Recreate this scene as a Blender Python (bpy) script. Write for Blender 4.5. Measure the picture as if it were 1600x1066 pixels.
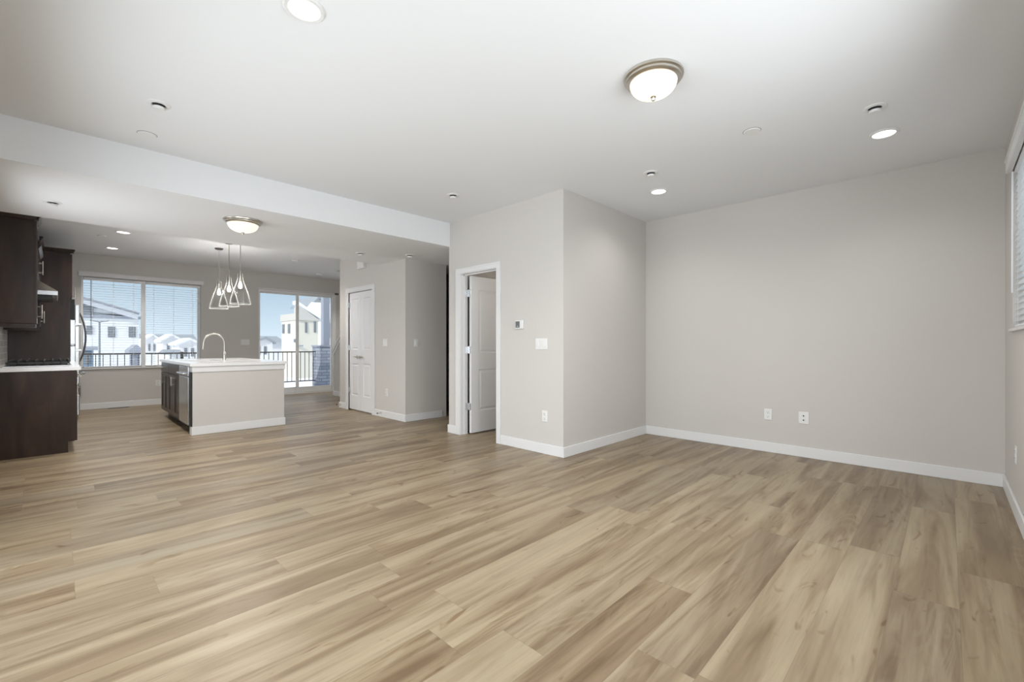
import bpy, bmesh, math, random
from mathutils import Vector, Matrix
for o in list(bpy.data.objects): bpy.data.objects.remove(o)
S = bpy.context.scene
COL = S.collection
PI = math.pi
random.seed(4)

# ------------------------------------------------------------------ camera, exposure
cam = bpy.data.cameras.new('camera'); co = bpy.data.objects.new('camera', cam); COL.objects.link(co)
co.location = (0, 0, 1.15)
co.rotation_euler = (PI/2, 0, math.radians(44.302) - PI/2)
cam.sensor_width = 36; cam.lens = 696.256/1600*36; cam.shift_y = 5.885/1600
cam.clip_start = .02; cam.clip_end = 600
S.camera = co
S.view_settings.view_transform = 'Standard'; S.view_settings.look = 'None'
S.view_settings.exposure = 0.42; S.view_settings.gamma = 1; S.view_settings.use_curve_mapping = False

# ------------------------------------------------------------------ sky, sun, added fill lamps
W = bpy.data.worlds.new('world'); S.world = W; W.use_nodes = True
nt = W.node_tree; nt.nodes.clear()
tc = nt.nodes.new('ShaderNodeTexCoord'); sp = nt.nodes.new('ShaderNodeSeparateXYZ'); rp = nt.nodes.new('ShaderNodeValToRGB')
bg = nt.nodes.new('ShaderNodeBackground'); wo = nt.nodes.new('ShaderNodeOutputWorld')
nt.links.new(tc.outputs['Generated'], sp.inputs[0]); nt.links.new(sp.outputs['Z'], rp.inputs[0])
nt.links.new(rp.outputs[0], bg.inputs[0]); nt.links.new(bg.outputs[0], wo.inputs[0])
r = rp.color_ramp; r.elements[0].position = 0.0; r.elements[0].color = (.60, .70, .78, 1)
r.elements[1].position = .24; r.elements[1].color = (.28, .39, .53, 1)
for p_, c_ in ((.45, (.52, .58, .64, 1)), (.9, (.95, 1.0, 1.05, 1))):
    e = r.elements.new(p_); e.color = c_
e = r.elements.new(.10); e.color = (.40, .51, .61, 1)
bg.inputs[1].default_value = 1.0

def lamp(name, kind, loc, rot, energy, color=(1, 1, 1), size=None, size_y=None, parent=None):
    l = bpy.data.lights.new(name, kind); l.energy = energy; l.color = color
    if kind == 'AREA':
        l.shape = 'RECTANGLE'; l.size = size; l.size_y = size_y; l.spread = math.radians(164)
    o = bpy.data.objects.new(name, l); COL.objects.link(o); o.location = loc; o.rotation_euler = rot
    if parent: o.parent = parent
    return o
def aim(v):
    return Vector(v).to_track_quat('-Z', 'Y').to_euler()
sun = lamp('sun', 'SUN', (0, 0, 20), aim((.80, .30, -.5)), 2.0, (1, .95, .88)); sun.data.angle = .01
# area lamps added just inside solid wall, as fill in place of daylight
lamp('added_left_fill', 'AREA', (-.38, 2.35, 1.1), aim((1, 0, -.06)), 52, (.88, .95, 1), 3.3, 1.9)
lamp('added_right_fill', 'AREA', (1.75, -.29, 1.6), aim((0, 1, -.06)), 36, (.88, .95, 1), 2.4, 1.3)  # fill added along the right wall, no window behind it

lamp('added_dining_fill', 'AREA', (-.41, 5.55, 1.35), aim((1, 0, 0)), 16, (.90, .95, 1), 1.3, 1.4)  # fill added at a made-up dining window, brightens soffit and kitchen

# ------------------------------------------------------------------ materials
def mat(name, color, rough=.5, metal=0, spec=.5, bump=None, emit=None, estr=0, coat=0):
    m = bpy.data.materials.new(name); m.use_nodes = True
    b = m.node_tree.nodes['Principled BSDF']
    b.inputs['Base Color'].default_value = (*color, 1); b.inputs['Roughness'].default_value = rough
    b.inputs['Metallic'].default_value = metal; b.inputs['Specular IOR Level'].default_value = spec
    if coat: b.inputs['Coat Weight'].default_value = coat; b.inputs['Coat Roughness'].default_value = .12
    if emit:
        b.inputs['Emission Color'].default_value = (*emit, 1); b.inputs['Emission Strength'].default_value = estr
    if bump:
        N = m.node_tree.nodes; L = m.node_tree.links
        t = N.new('ShaderNodeTexCoord'); n = N.new('ShaderNodeTexNoise'); n.inputs['Scale'].default_value = bump[0]
        n.inputs['Detail'].default_value = 3
        bp = N.new('ShaderNodeBump'); bp.inputs['Strength'].default_value = bump[1]; bp.inputs['Distance'].default_value = .002
        L.new(t.outputs['Object'], n.inputs['Vector']); L.new(n.outputs['Fac'], bp.inputs['Height']); L.new(bp.outputs[0], b.inputs['Normal'])
    return m
M = {}
M['wall'] = mat('wall_paint', (.60, .576, .550), .75, spec=.25, bump=(140, .12))
M['ceil'] = mat('ceiling_paint', (.79, .80, .815), .9, spec=.15, bump=(120, .12))
M['trim'] = mat('trim_paint', (.75, .75, .755), .4, spec=.4)
M['door'] = mat('door_paint', (.75, .75, .76), .42, spec=.4)
M['plastic'] = mat('white_plastic', (.76, .76, .755), .4)
M['slot'] = mat('dark_slot', (.02, .02, .02), .6)
M['screen'] = mat('grey_screen', (.16, .165, .17), .25)
M['quartz'] = mat('white_quartz', (.82, .82, .83), .16, spec=.5, bump=(60, .02))
M['steel'] = mat('brushed_steel', (.72, .735, .76), .26, 1)
M['nickel'] = mat('brushed_nickel', (.62, .59, .54), .3, 1)
M['chrome'] = mat('chrome', (.75, .75, .76), .12, 1)
M['darkmetal'] = mat('dark_railing_metal', (.075, .068, .065), .5, .3)
M['bronze'] = mat('dark_canopy_metal', (.16, .15, .14), .4, .8)
M['iron'] = mat('cast_iron', (.014, .014, .014), .35)
M['black'] = mat('black_plastic', (.01, .01, .01), .4)
M['blind'] = mat('blind_slat', (.83, .84, .85), .5)
M['vinyl'] = mat('window_vinyl', (.80, .80, .80), .4)
M['diffuser'] = mat('lit_frosted_glass', (.45, .42, .36), .3, emit=(1, .90, .74), estr=.72)
M['lens'] = mat('lit_lens', (.8, .8, .8), .4, emit=(1, .97, .92), estr=3)
M['filament'] = mat('lit_bulb', (1, 1, 1), .4, emit=(1, .93, .82), estr=5)
M['snow'] = mat('snow', (.86, .88, .92), .9, spec=.2, bump=(3, .4))
M['snowroof'] = mat('snow_roof', (.88, .90, .93), .9, spec=.2)
M['roofgrey'] = mat('grey_shingles', (.33, .36, .40), .9)
M['beige'] = mat('beige_stucco', (.72, .685, .60), .9)
M['sheath'] = mat('unpainted_sheathing', (.60, .575, .53), .9)
M['white_ext'] = mat('white_render', (.82, .82, .83), .9)
M['winext'] = mat('dark_house_window', (.20, .22, .25), .3)
M['navy'] = mat('slate_blue_siding', (.18, .27, .36), .7)
M['post_ext'] = mat('grey_post_paint', (.33, .355, .42), .7)
M['fascia'] = mat('pale_fascia_paint', (.60, .62, .68), .8)
M['lampgrey'] = mat('lamp_post_paint', (.22, .24, .26), .6)

def node_mat(name):
    m = bpy.data.materials.new(name); m.use_nodes = True
    return m, m.node_tree.nodes, m.node_tree.links, m.node_tree.nodes['Principled BSDF']
def MATH(N, L, op, a, b=None, c=None):
    n = N.new('ShaderNodeMath'); n.operation = op
    for i, v in enumerate((a, b, c)):
        if v is None: continue
        if isinstance(v, (int, float)): n.inputs[i].default_value = v
        else: L.new(v, n.inputs[i])
    return n.outputs[0]
def MIX(N, L, f, a, b, blend='MIX'):
    n = N.new('ShaderNodeMix'); n.data_type = 'RGBA'; n.blend_type = blend
    for s, v in ((n.inputs[0], f), (n.inputs[6], a), (n.inputs[7], b)):
        if isinstance(v, (int, float)): s.default_value = v
        elif isinstance(v, tuple): s.default_value = (*v, 1)
        else: L.new(v, s)
    return n.outputs[2]
def RAMP(N, L, f, pts):
    n = N.new('ShaderNodeValToRGB'); L.new(f, n.inputs[0]); cr = n.color_ramp
    while len(cr.elements) < len(pts): cr.elements.new(.5)
    for el, (p, c) in zip(cr.elements, pts): el.position = p; el.color = (*c, 1)
    return n.outputs[0]

def floor_material():
    m, N, L, b = node_mat('oak_plank_floor')
    t = N.new('ShaderNodeTexCoord'); s = N.new('ShaderNodeSeparateXYZ'); L.new(t.outputs['Object'], s.inputs[0])
    x, y = s.outputs[0], s.outputs[1]
    PW, PL = .22, 1.52
    ry = MATH(N, L, 'DIVIDE', MATH(N, L, 'ADD', y, 10*PW - 1.94 + PW*9), PW)
    row = MATH(N, L, 'FLOOR', ry); fy = MATH(N, L, 'FRACT', ry)
    wn = N.new('ShaderNodeTexWhiteNoise'); wn.noise_dimensions = '1D'; L.new(row, wn.inputs['W'])
    rx = MATH(N, L, 'ADD', MATH(N, L, 'DIVIDE', MATH(N, L, 'ADD', x, 20), PL), MATH(N, L, 'MULTIPLY', wn.outputs['Value'], 7.3))
    colm = MATH(N, L, 'FLOOR', rx); fx = MATH(N, L, 'FRACT', rx)
    cv = N.new('ShaderNodeCombineXYZ'); L.new(row, cv.inputs[0]); L.new(colm, cv.inputs[1])
    pid = N.new('ShaderNodeTexWhiteNoise'); pid.noise_dimensions = '2D'; L.new(cv.outputs[0], pid.inputs['Vector'])
    ps = N.new('ShaderNodeSeparateColor'); L.new(pid.outputs['Color'], ps.inputs[0])
    # grain coordinates: stretched along the plank, shifted from plank to plank
    gc = N.new('ShaderNodeCombineXYZ')
    L.new(MATH(N, L, 'ADD', MATH(N, L, 'MULTIPLY', x, 1.0), MATH(N, L, 'MULTIPLY', ps.outputs[0], 37)), gc.inputs[0])
    L.new(MATH(N, L, 'ADD', MATH(N, L, 'MULTIPLY', y, 1.0), MATH(N, L, 'MULTIPLY', ps.outputs[1], 53)), gc.inputs[1])
    def noise(sx, sy, scale, detail, dist=0, rough=.55):
        mp = N.new('ShaderNodeMapping'); mp.inputs['Scale'].default_value = (sx, sy, 1); L.new(gc.outputs[0], mp.inputs[0])
        n = N.new('ShaderNodeTexNoise'); n.inputs['Scale'].default_value = scale; n.inputs['Detail'].default_value = detail
        n.inputs['Distortion'].default_value = dist; n.inputs['Roughness'].default_value = rough
        L.new(mp.outputs[0], n.inputs['Vector']); return n.outputs['Fac']
    broad = noise(.42, 4.6, 1.0, 4, 1.1, .58)          # long brown bands
    fine = noise(1.6, 38, 2.2, 4, .3, .62)    # fine streaks
    mid = noise(.8, 11, 1.2, 3, 1.4)
    knot = noise(3.2, 9, 1.0, 2, 1.5)
    base = RAMP(N, L, broad, [(.28, (.350, .287, .198)), (.44, (.310, .247, .165)), (.56, (.235, .175, .109)), (.72, (.160, .109, .066))])
    tint = RAMP(N, L, ps.outputs[2], [(0, (.88, .88, .90)), (.35, (1.0, .99, .97)), (.7, (1.06, 1.05, 1.02)), (1, (.96, .92, .87))])
    c = MIX(N, L, 1.0, base, tint, 'MULTIPLY')
    sf = RAMP(N, L, fine, [(.32, (.90, .89, .88)), (.5, (1, 1, 1)), (.7, (1.05, 1.05, 1.04))])
    c = MIX(N, L, 1.0, c, sf, 'MULTIPLY')
    sm = RAMP(N, L, mid, [(.34, (1.07, 1.07, 1.07)), (.52, (1, 1, 1)), (.72, (.76, .71, .66))])
    c = MIX(N, L, 1.0, c, sm, 'MULTIPLY')
    kf = RAMP(N, L, knot, [(.65, (1, 1, 1)), (.74, (.66, .56, .48))])
    c = MIX(N, L, 1.0, c, kf, 'MULTIPLY')
    # cathedral figure: contour lines of the broad grain, on some of the planks
    cl = MATH(N, L, 'SINE', MATH(N, L, 'MULTIPLY', noise(.75, 4.2, 1.0, 1.5, .9), 95))
    cm = RAMP(N, L, cl, [(0, (.84, .79, .73)), (.55, (1, 1, 1)), (1, (1.03, 1.03, 1.03))])
    msk = MATH(N, L, 'MULTIPLY', MATH(N, L, 'GREATER_THAN', ps.outputs[0], .45), MATH(N, L, 'MULTIPLY', RAMP(N, L, mid, [(.42, (0, 0, 0)), (.62, (1, 1, 1))]), .75))
    c = MIX(N, L, msk, c, MIX(N, L, 1.0, c, cm, 'MULTIPLY'))
    ey = MATH(N, L, 'MINIMUM', fy, MATH(N, L, 'SUBTRACT', 1.0, fy)); ex = MATH(N, L, 'MINIMUM', fx, MATH(N, L, 'SUBTRACT', 1.0, fx))
    gy = MATH(N, L, 'LESS_THAN', ey, .0055); gx = MATH(N, L, 'LESS_THAN', ex, .0009)
    g = MATH(N, L, 'MAXIMUM', gy, gx)
    c = MIX(N, L, MATH(N, L, 'MULTIPLY', g, .42), c, (.16, .11, .065))
    L.new(c, b.inputs['Base Color'])
    rr = N.new('ShaderNodeMapRange'); L.new(fine, rr.inputs[0]); rr.inputs[3].default_value = .30; rr.inputs[4].default_value = .46
    L.new(rr.outputs[0], b.inputs['Roughness']); b.inputs['Specular IOR Level'].default_value = .42
    bp = N.new('ShaderNodeBump'); bp.inputs['Strength'].default_value = .10; bp.inputs['Distance'].default_value = .002
    L.new(MATH(N, L, 'SUBTRACT', fine, MATH(N, L, 'MULTIPLY', g, 1.5)), bp.inputs['Height']); L.new(bp.outputs[0], b.inputs['Normal'])
    return m
M['floor'] = floor_material()

def wood_material():
    m, N, L, b = node_mat('espresso_wood')
    t = N.new('ShaderNodeTexCoord'); mp = N.new('ShaderNodeMapping'); mp.inputs['Scale'].default_value = (6, 6, 1.1)
    L.new(t.outputs['Object'], mp.inputs[0])
    n = N.new('ShaderNodeTexNoise'); n.inputs['Scale'].default_value = 1.4; n.inputs['Detail'].default_value = 4; n.inputs['Distortion'].default_value = .6
    L.new(mp.outputs[0], n.inputs['Vector'])
    L.new(RAMP(N, L, n.outputs['Fac'], [(.3, (.016, .008, .0055)), (.55, (.032, .0165, .011)), (.75, (.052, .028, .018))]), b.inputs['Base Color'])
    b.inputs['Roughness'].default_value = .3; b.inputs['Specular IOR Level'].default_value = .4
    return m
M['wood'] = wood_material()

def brick_material(name, scale, c1, c2, mortar, rough=.9, axes='XZ', ratio=.5, msize=.02, bw=.5, rh=.25):
    m, N, L, b = node_mat(name)
    t = N.new('ShaderNodeTexCoord'); s = N.new('ShaderNodeSeparateXYZ'); L.new(t.outputs['Object'], s.inputs[0])
    cb = N.new('ShaderNodeCombineXYZ')
    if axes == 'ANY': L.new(MATH(N, L, 'ADD', s.outputs[0], s.outputs[1]), cb.inputs[0])
    else: L.new(s.outputs['XYZ'.index(axes[0])], cb.inputs[0])
    L.new(s.outputs[2], cb.inputs[1])
    k = N.new('ShaderNodeTexBrick'); k.inputs['Scale'].default_value = scale; L.new(cb.outputs[0], k.inputs['Vector'])
    k.inputs['Color1'].default_value = (*c1, 1); k.inputs['Color2'].default_value = (*c2, 1); k.inputs['Mortar'].default_value = (*mortar, 1)
    k.inputs['Mortar Size'].default_value = msize; k.inputs['Brick Width'].default_value = bw; k.inputs['Row Height'].default_value = rh
    L.new(k.outputs['Color'], b.inputs['Base Color']); b.inputs['Roughness'].default_value = rough
    return m
M['tile'] = brick_material('backsplash_tile', 1, (.50, .47, .43), (.40, .37, .34), (.62, .60, .57), .25, 'YZ', bw=.15, rh=.075, msize=.004)
M['stone'] = brick_material('stacked_stone', 1, (.27, .30, .37), (.42, .44, .50), (.20, .22, .27), .95, 'ANY', bw=.30, rh=.085, msize=.012)
M['siding'] = brick_material('white_lap_siding', 1, (.84, .85, .87), (.84, .85, .87), (.62, .64, .68), .9, 'ANY', bw=60, rh=.36, msize=.03)

def glass_material(name, edge, tint=(1, 1, 1), rough=.02, lo=.04, hi=.7):
    m = bpy.data.materials.new(name); m.use_nodes = True; N = m.node_tree.nodes; L = m.node_tree.links; N.clear()
    o = N.new('ShaderNodeOutputMaterial'); a = N.new('ShaderNodeBsdfTransparent'); g = N.new('ShaderNodeBsdfGlossy')
    mx = N.new('ShaderNodeMixShader'); lw = N.new('ShaderNodeLayerWeight'); lw.inputs[0].default_value = edge
    mr = N.new('ShaderNodeMapRange'); mr.inputs[3].default_value = lo; mr.inputs[4].default_value = hi
    a.inputs[0].default_value = (*tint, 1); g.inputs['Roughness'].default_value = rough
    L.new(lw.outputs['Facing'] if edge > .3 else lw.outputs['Fresnel'], mr.inputs[0]); L.new(mr.outputs[0], mx.inputs[0])
    L.new(a.outputs[0], mx.inputs[1]); L.new(g.outputs[0], mx.inputs[2]); L.new(mx.outputs[0], o.inputs[0])
    return m
M['glass'] = glass_material('window_glass', .12, (.97, .985, .99), lo=0, hi=.6)
def shade_glass_material():
    m = bpy.data.materials.new('clear_shade_glass'); m.use_nodes = True; N = m.node_tree.nodes; L = m.node_tree.links; N.clear()
    o = N.new('ShaderNodeOutputMaterial'); a = N.new('ShaderNodeBsdfTransparent'); g = N.new('ShaderNodeBsdfGlossy'); d = N.new('ShaderNodeBsdfTranslucent'); d2 = N.new('ShaderNodeBsdfDiffuse')
    a.inputs[0].default_value = (.99, .992, .992, 1); g.inputs['Roughness'].default_value = .05
    lw = N.new('ShaderNodeLayerWeight'); lw.inputs[0].default_value = .5
    p = N.new('ShaderNodeMath'); p.operation = 'POWER'; p.inputs[1].default_value = 5.0; L.new(lw.outputs['Facing'], p.inputs[0])
    e = N.new('ShaderNodeMixShader'); e.inputs[0].default_value = .5; L.new(d.outputs[0], e.inputs[1]); L.new(d2.outputs[0], e.inputs[2])
    x1 = N.new('ShaderNodeMixShader'); x1.inputs[0].default_value = .03; L.new(a.outputs[0], x1.inputs[1]); L.new(g.outputs[0], x1.inputs[2])
    x2 = N.new('ShaderNodeMixShader'); L.new(p.outputs[0], x2.inputs[0]); L.new(x1.outputs[0], x2.inputs[1]); L.new(e.outputs[0], x2.inputs[2])
    d.inputs[0].default_value = (.95, .96, .96, 1); d2.inputs[0].default_value = (.95, .96, .96, 1)
    L.new(x2.outputs[0], o.inputs[0]); return m
M['shade_glass'] = shade_glass_material()

# ------------------------------------------------------------------ mesh helpers
def BM(): return bmesh.new()
def bx(bm, x0, x1, y0, y1, z0, z1, bev=0, seg=2, mtx=None):
    if x0 > x1: x0, x1 = x1, x0
    if y0 > y1: y0, y1 = y1, y0
    if z0 > z1: z0, z1 = z1, z0
    v = [bm.verts.new(p) for p in ((x0, y0, z0), (x1, y0, z0), (x1, y1, z0), (x0, y1, z0), (x0, y0, z1), (x1, y0, z1), (x1, y1, z1), (x0, y1, z1))]
    f = [bm.faces.new([v[i] for i in q]) for q in ((0, 3, 2, 1), (4, 5, 6, 7), (0, 1, 5, 4), (1, 2, 6, 5), (2, 3, 7, 6), (3, 0, 4, 7))]
    vs = v
    if bev:
        es = list({e for q in f for e in q.edges})
        rr = bmesh.ops.bevel(bm, geom=es, offset=min(bev, .45*min(x1-x0, y1-y0, z1-z0)), segments=seg, affect='EDGES', profile=.5)
        vs = list({vv for q in rr['faces'] for vv in q.verts})
    if mtx is not None:
        allv = set(vs)
        for vv in list(allv):
            for e in vv.link_edges: allv.update(e.verts)
        for vv in allv: vv.co = mtx @ vv.co
    return bm
def prism(bm, pts, axis, a0, a1):
    """polygon pts (2D) extruded along axis 'X','Y' or 'Z' from a0 to a1"""
    def P(p, a):
        return {'X': (a, p[0], p[1]), 'Y': (p[0], a, p[1]), 'Z': (p[0], p[1], a)}[axis]
    A = [bm.verts.new(P(p, a0)) for p in pts]; B = [bm.verts.new(P(p, a1)) for p in pts]
    n = len(pts)
    bm.faces.new(A); bm.faces.new(B[::-1])
    for i in range(n): bm.faces.new((A[i], B[i], B[(i+1) % n], A[(i+1) % n]))
    return bm
def lathe(bm, prof, seg=32, c=(0, 0, 0), axis='Z', close=False):
    rings = []
    def P(r_, z, a):
        x, y = r_*math.cos(a), r_*math.sin(a)
        q = {'Z': (x, y, z), 'X': (z, x, y), 'Y': (x, z, y)}[axis]
        return (q[0]+c[0], q[1]+c[1], q[2]+c[2])
    for r_, z in prof:
        if r_ < 1e-6: rings.append([bm.verts.new(P(0, z, 0))])
        else: rings.append([bm.verts.new(P(r_, z, 2*PI*i/seg)) for i in range(seg)])
    pairs = list(zip(rings, rings[1:]))
    if close: pairs.append((rings[-1], rings[0]))
    for A, B in pairs:
        for i in range(seg):
            j = (i+1) % seg
            if len(A) == 1 and len(B) == 1: continue
            if len(A) == 1: bm.faces.new((A[0], B[i], B[j]))
            elif len(B) == 1: bm.faces.new((A[i], A[j], B[0]))
            else: bm.faces.new((A[i], A[j], B[j], B[i]))
    return bm
def tube(bm, pts, r_, seg=10, cap=True):
    pts = [Vector(p) for p in pts]; rings = []
    up = None
    for i, p in enumerate(pts):
        d = (pts[min(i+1, len(pts)-1)] - pts[max(i-1, 0)]).normalized()
        if up is None:
            up = Vector((0, 0, 1)) if abs(d.z) < .9 else Vector((1, 0, 0))
        u = (up - d*up.dot(d)).normalized(); w = d.cross(u); up = u
        rad = r_[i] if isinstance(r_, (list, tuple)) else r_
        rings.append([bm.verts.new(p + u*rad*math.cos(2*PI*k/seg) + w*rad*math.sin(2*PI*k/seg)) for k in range(seg)])
    for A, B in zip(rings, rings[1:]):
        for k in range(seg): bm.faces.new((A[k], A[(k+1) % seg], B[(k+1) % seg], B[k]))
    if cap: bm.faces.new(rings[0][::-1]); bm.faces.new(rings[-1])
    return bm
def obj(name, bm, m, parent=None, smooth=False, at=None):
    bmesh.ops.recalc_face_normals(bm, faces=bm.faces[:])
    me = bpy.data.meshes.new(name); bm.to_mesh(me); bm.free()
    me.materials.append(m)
    if smooth:
        for p in me.polygons: p.use_smooth = True
        try: me.set_sharp_from_angle(angle=math.radians(40))
        except Exception: pass
    o = bpy.data.objects.new(name, me); COL.objects.link(o)
    if parent: o.parent = parent
    if at: o.location = at
    return o
def struct(name, bm, m, parent=None, label=None):
    o = obj(name, bm, m, parent)
    if parent is None:
        o['kind'] = 'structure'
    if label: o['label'] = label
    return o
def thing(name, label, cat, loc=(0, 0, 0), rotz=0, group=None):
    o = bpy.data.objects.new(name, None); COL.objects.link(o); o.empty_display_size = .1
    o.location = loc; o.rotation_euler = (0, 0, rotz); o['label'] = label; o['category'] = cat
    if group: o['group'] = group
    return o
def dup(root, label, loc=None, rotz=None, group=None):
    def cp(o, par):
        c = o.copy(); COL.objects.link(c)
        if par: c.parent = par
        for ch in list(o.children): cp(ch, c)
        return c
    rt = cp(root, None)
    rt['label'] = label
    if loc is not None: rt.location = loc
    if rotz is not None: rt.rotation_euler = (0, 0, rotz)
    if group: rt['group'] = group
    return rt

# ------------------------------------------------------------------ the setting
XL, YR, XB, YD, YF = -.45, -.337, 5.348, 2.793, 10.9
XD, XP, XS = 3.611, 3.64, 5.55
ZC, ZS, ZK = 2.74, 2.434, 2.765
struct('floor', bx(BM(), XL-.15, XS+.15, YR-.15, YF+.18, -.12, 0), M['floor'])
struct('ceiling', bx(BM(), XL-.15, XB+.25, YR-.15, 4.66, ZC, ZC+.15), M['ceil'])
struct('soffit', bx(BM(), XL-.15, XS+.1, 4.66, 6.52, ZS, ZC+.15), M['ceil'], label='white dropped soffit across the room')
struct('ceiling.001', bx(BM(), XL-.15, XS+.15, 6.52, YF+.15, ZK, ZK+.12), M['ceil'])
struct('wall_left', bx(BM(), XL-.12, XL, YR, YF, 0, ZK), M['wall'])
struct('wall_back', bx(BM(), XB, XB+.1, YR-.1, YD+1.8, 0, ZC), M['wall'])
struct('wall_side', bx(BM(), XD, XB, YD, YD+.1, 0, ZC), M['wall'])
# right wall with the blind window
WX0, WX1, WZ0, WZ1 = 3.25, 4.80, 1.265, 2.43
b = BM(); bx(b, XL, WX0, YR-.14, YR, 0, ZC); bx(b, WX1, XB, YR-.14, YR, 0, ZC)
bx(b, WX0, WX1, YR-.14, YR, 0, WZ0); bx(b, WX0, WX1, YR-.14, YR, WZ1, ZC); struct('wall_right', b, M['wall'])
# wall with the open door
DY0, DY1, DZ = 3.775, 4.442, 2.047
b = BM(); bx(b, XD, XD+.114, YD+.1, DY0-.018, 0, ZC); bx(b, XD, XD+.114, DY1+.018, 4.68, 0, ZC)
bx(b, XD, XD+.114, DY0-.018, DY1+.018, DZ+.018, ZC); struct('wall_door', b, M['wall'])
struct('wall_hall', bx(BM(), XD+.114, XS, 4.57, 4.68, 0, ZS), M['wall'])
# pantry block
PY0, PY1, PZ = 6.748, 7.612, 2.072
b = BM(); bx(b, XP, XP+.114, 5.77, PY0, 0, ZK); bx(b, XP, XP+.114, PY1, 7.956, 0, ZK); bx(b, XP, XP+.114, PY0, PY1, PZ, ZK)
bx(b, XP+.114, 4.395, 5.77, 5.884, 0, ZK); struct('wall_pantry', b, M['wall'])
b = BM(); bx(b, XP+.114, XS, 7.842, 7.956, 0, ZK); bx(b, 4.75, XS, 5.77, 5.884, 0, ZK); struct('wall_stair', b, M['wall'])
b = BM(); bx(b, XS, XS+.1, 4.57, YF, 0, ZK); struct('wall_end', b, M['wall'])
# far wall: window and sliding door openings
KX0, KX1, KZ0, KZ1 = .315, 2.075, .735, 2.36
SX0, SX1, SZ1 = 3.14, 4.88, 2.385
b = BM(); bx(b, XL-.1, KX0, YF, YF+.15, 0, ZK); bx(b, KX0, KX1, YF, YF+.15, 0, KZ0); bx(b, KX0, KX1, YF, YF+.15, KZ1, ZK)
bx(b, KX1, SX0, YF, YF+.15, 0, ZK); bx(b, SX0, SX1, YF, YF+.15, SZ1, ZK); bx(b, SX1, XS+.1, YF, YF+.15, 0, ZK)
struct('wall_far', b, M['wall'])
# stair knee wall with its sloped cap
sl = .888
kb = BM(); prism(kb, [(9.99, 0), (9.99, .90), (8.15, .90+1.84*sl), (8.15, 0)], 'X', 4.42, 4.53); struct('wall_stair_knee', kb, M['wall'])
kb = BM()
prism(kb, [(10.0, .98), (10.0, 1.02), (8.0, 1.02+2*sl), (8.0, .98+2*sl)], 'X', 4.395, 4.555)
prism(kb, [(9.998, .895), (9.998, .975), (8.0, .975+2*sl), (8.0, .895+2*sl)], 'X', 4.408, 4.42)
struct('trim_1', kb, M['trim'], label='white sloped cap on the stair wall')
# stairs behind the knee wall
kb = BM()
for i in range(9): bx(kb, 4.53, XS, 9.95-.25*(i+1), 9.95-.25*i, 0, .19*(i+1))
o = struct('stairs', kb, M['floor'])

# baseboards
BH, BT = .105, .014
def base(name, segs):
    b = BM()
    for s in segs: bx(b, *s, 0, BH, .003, 1)
    struct(name, b, M['trim'])
base('baseboard_back', [(XB-BT, XB, YR, YD)])
base('baseboard_side', [(XD-BT, XB-BT, YD-BT, YD)])
base('baseboard_door', [(XD-BT, XD, YD, 3.703), (XD-BT, XD, 4.518, 4.68+BT), (XD, XD+.8, 4.68, 4.68+BT)])
base('baseboard_right', [(XL, XB-BT, YR, YR+BT)])
base('baseboard_far', [(.30, SX0-.02, YF-BT, YF), (SX1+.05, XS, YF-BT, YF)])
base('baseboard_pantry', [(XP-BT, XP, 5.77-BT, 6.672), (XP-BT, XP, 7.702, 7.956+BT), (XP, 4.31, 5.77-BT, 5.77)])
base('baseboard_stair', [(4.42-BT, 4.42, 7.96, 9.99+BT)])

# ---- window_1: the double window over the kitchen floor
o = bpy.data.objects.new('window_1', None); COL.objects.link(o); o['kind'] = 'structure'; o['label'] = 'double kitchen window with white blinds'
b = BM(); y0, y1 = YF+.045, YF+.11
for x0, x1 in ((KX0, KX0+.03), (1.137, 1.197), (KX1-.05, KX1)): bx(b, x0, x1, y0, y1, KZ0, KZ1, .004, 1)
for x0, x1 in ((KX0+.03, 1.137), (1.197, KX1-.05)):
    bx(b, x0, x1, y0, y1, KZ0, KZ0+.025, .004, 1); bx(b, x0, x1, y0, y1, KZ1-.05, KZ1, .004, 1)
bx(b, 1.137, 1.197, YF+.005, y0, KZ0, KZ1-.01, .003, 1)
obj('window_frame', b, M['vinyl'], o)
b = BM(); bx(b, KX0-.03, KX1+.03, YF-.022, YF+.05, KZ0-.026, KZ0, .004, 2); obj('window_sill', b, M['trim'], o)
for x0, x1 in ((KX0+.03, 1.137), (1.197, KX1-.05)):
    obj('window_pane', bx(BM(), x0, x1, YF+.085, YF+.089, KZ0+.025, KZ1-.05), M['glass'], o)
# ---- window_2: side window in the right wall
o = bpy.data.objects.new('window_2', None); COL.objects.link(o); o['kind'] = 'structure'; o['label'] = 'side window half seen at the right edge'
b = BM(); y0, y1 = YR-.13, YR-.085
bx(b, WX0, WX0+.04, y0, y1, WZ0, WZ1); bx(b, WX1-.04, WX1, y0, y1, WZ0, WZ1); bx(b, WX0+.04, WX1-.04, y0, y1, WZ0, WZ0+.04); bx(b, WX0+.04, WX1-.04, y0, y1, WZ1-.04, WZ1)
obj('window_frame', b, M['vinyl'], o)
b = BM(); bx(b, WX0-.02, WX1+.02, YR-.085, YR+.018, WZ0-.022, WZ0, .004); obj('window_sill', b, M['trim'], o)
obj('window_pane', bx(BM(), WX0+.04, WX1-.04, YR-.11, YR-.106, WZ0+.04, WZ1-.04), M['glass'], o)
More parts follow.
